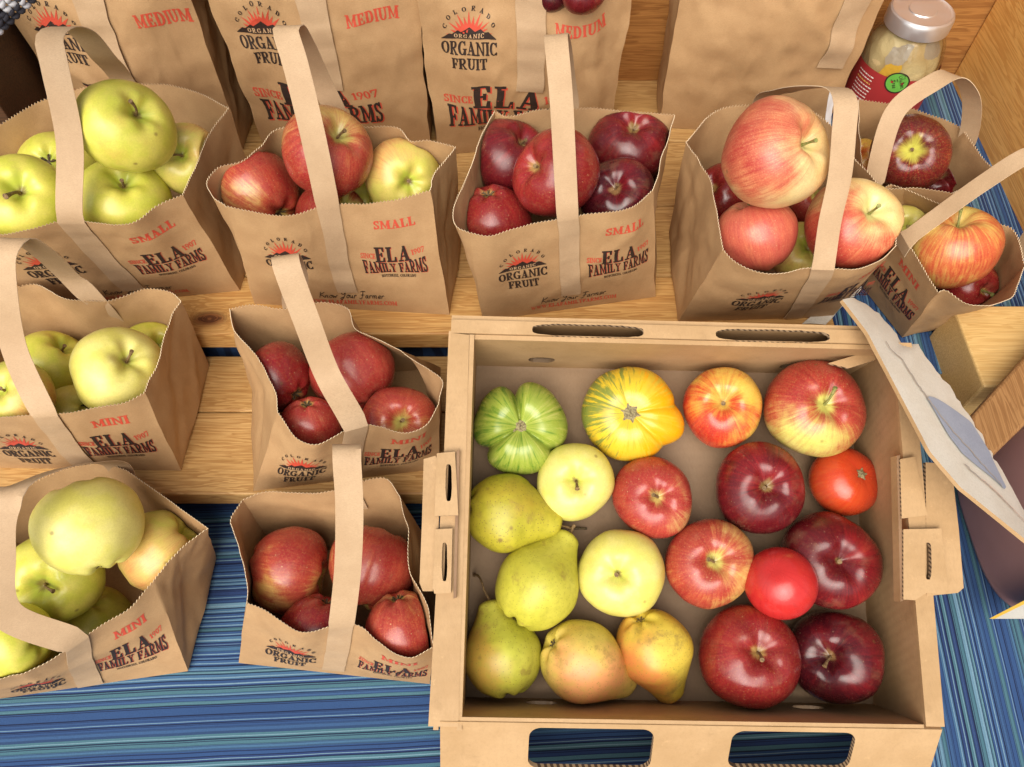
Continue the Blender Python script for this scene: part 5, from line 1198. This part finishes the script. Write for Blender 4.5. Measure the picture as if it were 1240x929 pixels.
apples([
 dict(p=(143, 452, 54), z=13.2, ax=(.28, -.42), m='pale', stem=2.0, lean=(0, -.1), label='pale yellow apple with an upright stem at the front of the left mini bag'),
 dict(p=(64, 446, 45), z=12.2, ax=(.35, -.75), m='golden', stem=1.0, label='yellow-green apple behind the front one in the left mini bag'),
 dict(p=(186, 425, 36), z=11, ax=(.2, -.3), m='golden', stem=0, label='yellow-green apple at the back right of the left mini bag'),
 dict(p=(24, 478, 41), z=12.2, ax=(-.62, -.2), bl=(.9, .3), m='goldblush', stem=.8, label='yellow apple with an orange cheek behind the handle of the left mini bag'),
 dict(p=(92, 500, 36), z=10.5, ax=(-.2, .2, -.5), m='pale', stem=0, label='yellow apple low at the front of the left mini bag'),
 dict(p=(-8, 488, 32), z=12, ax=(.3, -.4), m='pale', stem=.9, label='pale apple cut by the left edge of the photograph in the left mini bag'),
], GB, bagG)
apples([
 dict(p=(428, 451, 52), z=12.6, ax=(-.5, -.72, -.3), bl=(.4, .6), m='pinkred', stem=0, label='large red apple at the back of the pinched mini bag'),
 dict(p=(336, 459, 43), z=13, ax=(-.6, -.5, -.5), bl=(.3, .3), m='red', stem=0, label='glossy red apple at the left of the pinched mini bag'),
 dict(p=(375, 514, 37), z=12.6, ax=(.1, .6, -.4), m='pinkred', stem=0, label='red apple behind the handle at the front of the pinched mini bag'),
 dict(p=(484, 513, 46), z=12.4, ax=(.05, -.10), bl=(0, -.9), m='gala', stem=1.2, lean=(0, -.1), label='red apple with a yellow ring round its stem, right in the pinched bag'),
], GB, bagH)
apples([
 dict(p=(108, 637, 60), z=12.2, h=.94, taper=.05, ax=(-.35, -.85, -.12), m='pale', stem=0, label='biggest pale yellow apple on top of the bottom left mini bag'),
 dict(p=(68, 697, 56), z=8.0, ax=(-.32, .30), m='golden', stem=1.4, lean=(-.8, .2), label='yellow-green apple with a stem pointing left in the bottom left mini bag'),
 dict(p=(194, 668, 50), z=8.2, ax=(.5, -.45, .3), bl=(-.4, .8), m='goldblush', stem=0, label='yellow apple with an orange blush at the right of the bottom left mini bag'),
 dict(p=(108, 760, 52), z=5.0, ax=(.1, .5, -.5), m='golden', stem=0, label='yellow-green apple at the front of the bottom left mini bag'),
 dict(p=(18, 776, 43), z=6, ax=(.72, -.1), m='golden', stem=.9, label='green apple with its hollow facing right, leftmost in the bottom left mini bag'),
], GB, bagI)
apples([
 dict(p=(349, 690, 52), z=7.2, ax=(.85, .15, .2), bl=(-.3, -.9), m='gala', stem=0, label='large red apple at the left of the mini bag beside the tray'),
 dict(p=(452, 688, 54), z=7.6, ax=(.3, -.9, -.1), bl=(.3, -.5), m='gala', stem=0, label='red apple behind the handle of the mini bag beside the tray'),
 dict(p=(385, 763, 46), z=4.6, ax=(-.2, .7, -.3), m='red', stem=0, label='red apple low at the front of the mini bag beside the tray'),
 dict(p=(488, 758, 45), z=6.0, ax=(.2, .75, -.3), bl=(-.3, -.6), m='gala', stem=0, label='red apple at the right of the mini bag beside the tray'),
], GB, bagJ)
apples([
 dict(p=(668, -10, 24), t=74, ax=(0, -.4), m='black', stem=0, label='dark red apple at the left behind the dipped rim of the tall bag'),
 dict(p=(706, -9, 27), t=74, ax=(0, -.4), m='dark', stem=0, label='dark red apple at the right behind the dipped rim of the tall bag'),
], 'apples in the tall bags', None)

# ------------------------------------------------------------------ fruit in the tray: each one rests on the tray floor
def rest(px, py, r, kz=.86):
    d = ray(px, py); t0 = (BO-EYE).dot(BN); t = t0/(d.dot(BN)-kz*r/FPX); return EYE+d*t, r*t/FPX
GT = 'apples in the tray'
for s in [
 dict(p=(696, 583, 47), ax=(.06, -.02), m='pale', stem=1.3, lean=(.2, .5), seed=3, label='pale yellow apple below the green tomato in the tray'),
 dict(p=(753, 694, 52), ax=(-.14, .02), m='pale', stem=.5, seed=9, label='larger pale yellow apple among the pears in the tray'),
 dict(p=(790, 602, 48), ax=(.2, 0), m='pinkred', bl=(-.6, -.4), stem=1.2, lean=(.5, .1), label='pinkish red apple below the yellow tomato in the tray'),
 dict(p=(875, 494, 48), ax=(.04, -.2), m='redyellow', bl=(-.6, .6), stem=.9, label='orange-red apple in the top row of the tray'),
 dict(p=(984, 496, 60), ax=(.36, -.16), m='greenred', bl=(.35, -.85), stem=2.0, lean=(.6, 0), sm=M_STEMG, label='biggest apple in the tray, red over pale green'),
 dict(p=(918, 592, 54), ax=(.28, -.08), m='dark', bl=(.2, .7), stem=1.0, lean=(.2, -.4), label='dark red apple left of the small red tomato in the tray'),
 dict(p=(858, 682, 53), ax=(.2, -.05), m='gala', bl=(-.7, -.2), stem=1.1, lean=(.6, 0), seed=4, label='rosy striped apple in the middle of the tray'),
 dict(p=(1003, 678, 57), ax=(.34, .04), m='dark', bl=(-.5, 0), stem=.5, label='dark red apple right of the smooth tomato in the tray'),
 dict(p=(905, 795, 60), ax=(.34, -.12), m='red', bl=(.3, .7), stem=1.4, lean=(.5, -.2), label='large speckled red apple at the front of the tray'),
 dict(p=(1012, 795, 55), ax=(-.18, 0), m='black', stem=1.0, lean=(.7, .5), label='wine-dark apple in the front right corner of the tray'),
]:
    c, R = rest(*s['p'], kz=.84); ax = imgdir(c, *s['ax'][:2]); b = s.get('bl', (-.7, .3)); xd = imgdir(c, *b)
    apple(s['label'], 'apple', GT, c, R/.99, ax, xd, AM[s['m']], seed=s.get('seed', int(c.x*10)), stem=s['stem'], lean=s.get('lean', (.2, .1)), stemmat=s.get('sm'), sr=.15)
GP = 'pears in the tray'
def put_pear(label, px, py, r, tipx, tipy, mat, seed, bl, kz=.95, th=.8, **kw):
    c, R = rest(px, py, r, kz); tp = EYE+ray(tipx, tipy)*(((BO+BN*(R*th))-EYE).dot(BN)/ray(tipx, tipy).dot(BN)); v = tp-c
    return pear(label, GP, c, R, v, imgdir(c, *bl), PM[mat], seed, length=v.length/R, **kw)
put_pear('olive-yellow pear lying against the left side of the tray, neck to the right', 612, 623, 47, 677, 640, 'olive', 1, (.3, -.6), neck=.46, stempath=[(0, 0, .3), (.05, 0, .8), (.0, .1, 1.4)], kz=.98)
put_pear('lime-green pear with its neck pointing up and right', 651, 708, 52, 691, 648, 'lime', 2, (-.5, .6), neck=.34, stempath=[(0, 0, .3), (.2, -.1, .7), (.3, -.1, 1.0)])
put_pear('green pear with a brown flank and long curved stem in the front left corner', 607, 793, 47, 593, 727, 'green', 3, (-.9, .2), neck=.36, stempath=[(0, 0, .3), (0.1, -.3, .9), (.1, -.5, 1.7), (0, -1.3, 2.5), (0, -2.2, 2.7)], stemr=.12)
put_pear('golden pear with its blossom end facing up, second from the left in the front row', 706, 801, 50, 765, 836, 'gold', 4, (.5, .8), neck=.42, th=.42, stempath=None, kz=1.0)
put_pear('yellow and red blunt pear at the middle of the front row', 791, 786, 46, 816, 842, 'sun', 5, (-.8, .35), neck=.42, th=.36, stempath=None, kz=1.0)
c, R = rest(630, 518, 58, .72); tomato('green heirloom tomato with deep clefts in the top left of the tray', 'tomatoes in the tray', c, R, imgdir(c, .03, -.06), imgdir(c, 1, 0), TM['green'],
  [(math.radians(99), .42, .16), (math.radians(212), .33, .15), (math.radians(325), .28, .19), (math.radians(30), .05, .35), (math.radians(158), .05, .35), (math.radians(268), .04, .35)], h=.72, scar=.5, dimple=.30, spikes=5)
c, R = rest(762, 501, 58, .72); tomato('yellow heirloom tomato with green streaks and a bulge on its right side', 'tomatoes in the tray', c, R, imgdir(c, .04, -.02), imgdir(c, 1, .25), TM['yellow'],
  [(math.radians(k*360/9+9*((k*7) % 3)), .022+.02*(k % 3 == 0), .2) for k in range(9)]+[(math.radians(26), .09, .13), (math.radians(-30), .09, .13)], h=.68, scar=.55, dimple=.15, spikes=6, extra=[(math.radians(-4), .20, .34)])
c, R = rest(1022, 583, 42, .8); tomato('small orange-red tomato near the right side of the tray', 'tomatoes in the tray', c, R, imgdir(c, .62, -.28), imgdir(c, -.5, .5), TM['red'], [(k*1.2, .02, .3) for k in range(5)], h=.82, scar=.36, dimple=.10, spikes=5)
c, R = rest(945, 706, 43, .86); tomato('smooth bright red tomato between dark apples in the tray', 'tomatoes in the tray', EYE+(c-EYE)*.962, R*.962, imgdir(c, .15, .4, -.9), imgdir(c, .5, .5), TM['pink'], [], h=.97, scar=0, dimple=.05, pw=.97)
# loose bits on the tray floor
a, b = bpix(700, 640, .3); tg = mk('twig', *tube_geo([bx(a-.9, b, .25), bx(a, b+.02, .3), bx(a+.8, b, .25)], [.12, .13, .1], 8), M_CALYX, None, smooth=50, loc=bx(a, b, .25)); tag(tg, 'short dark loose stem on the tray floor between pear and yellow apple', 'stem')
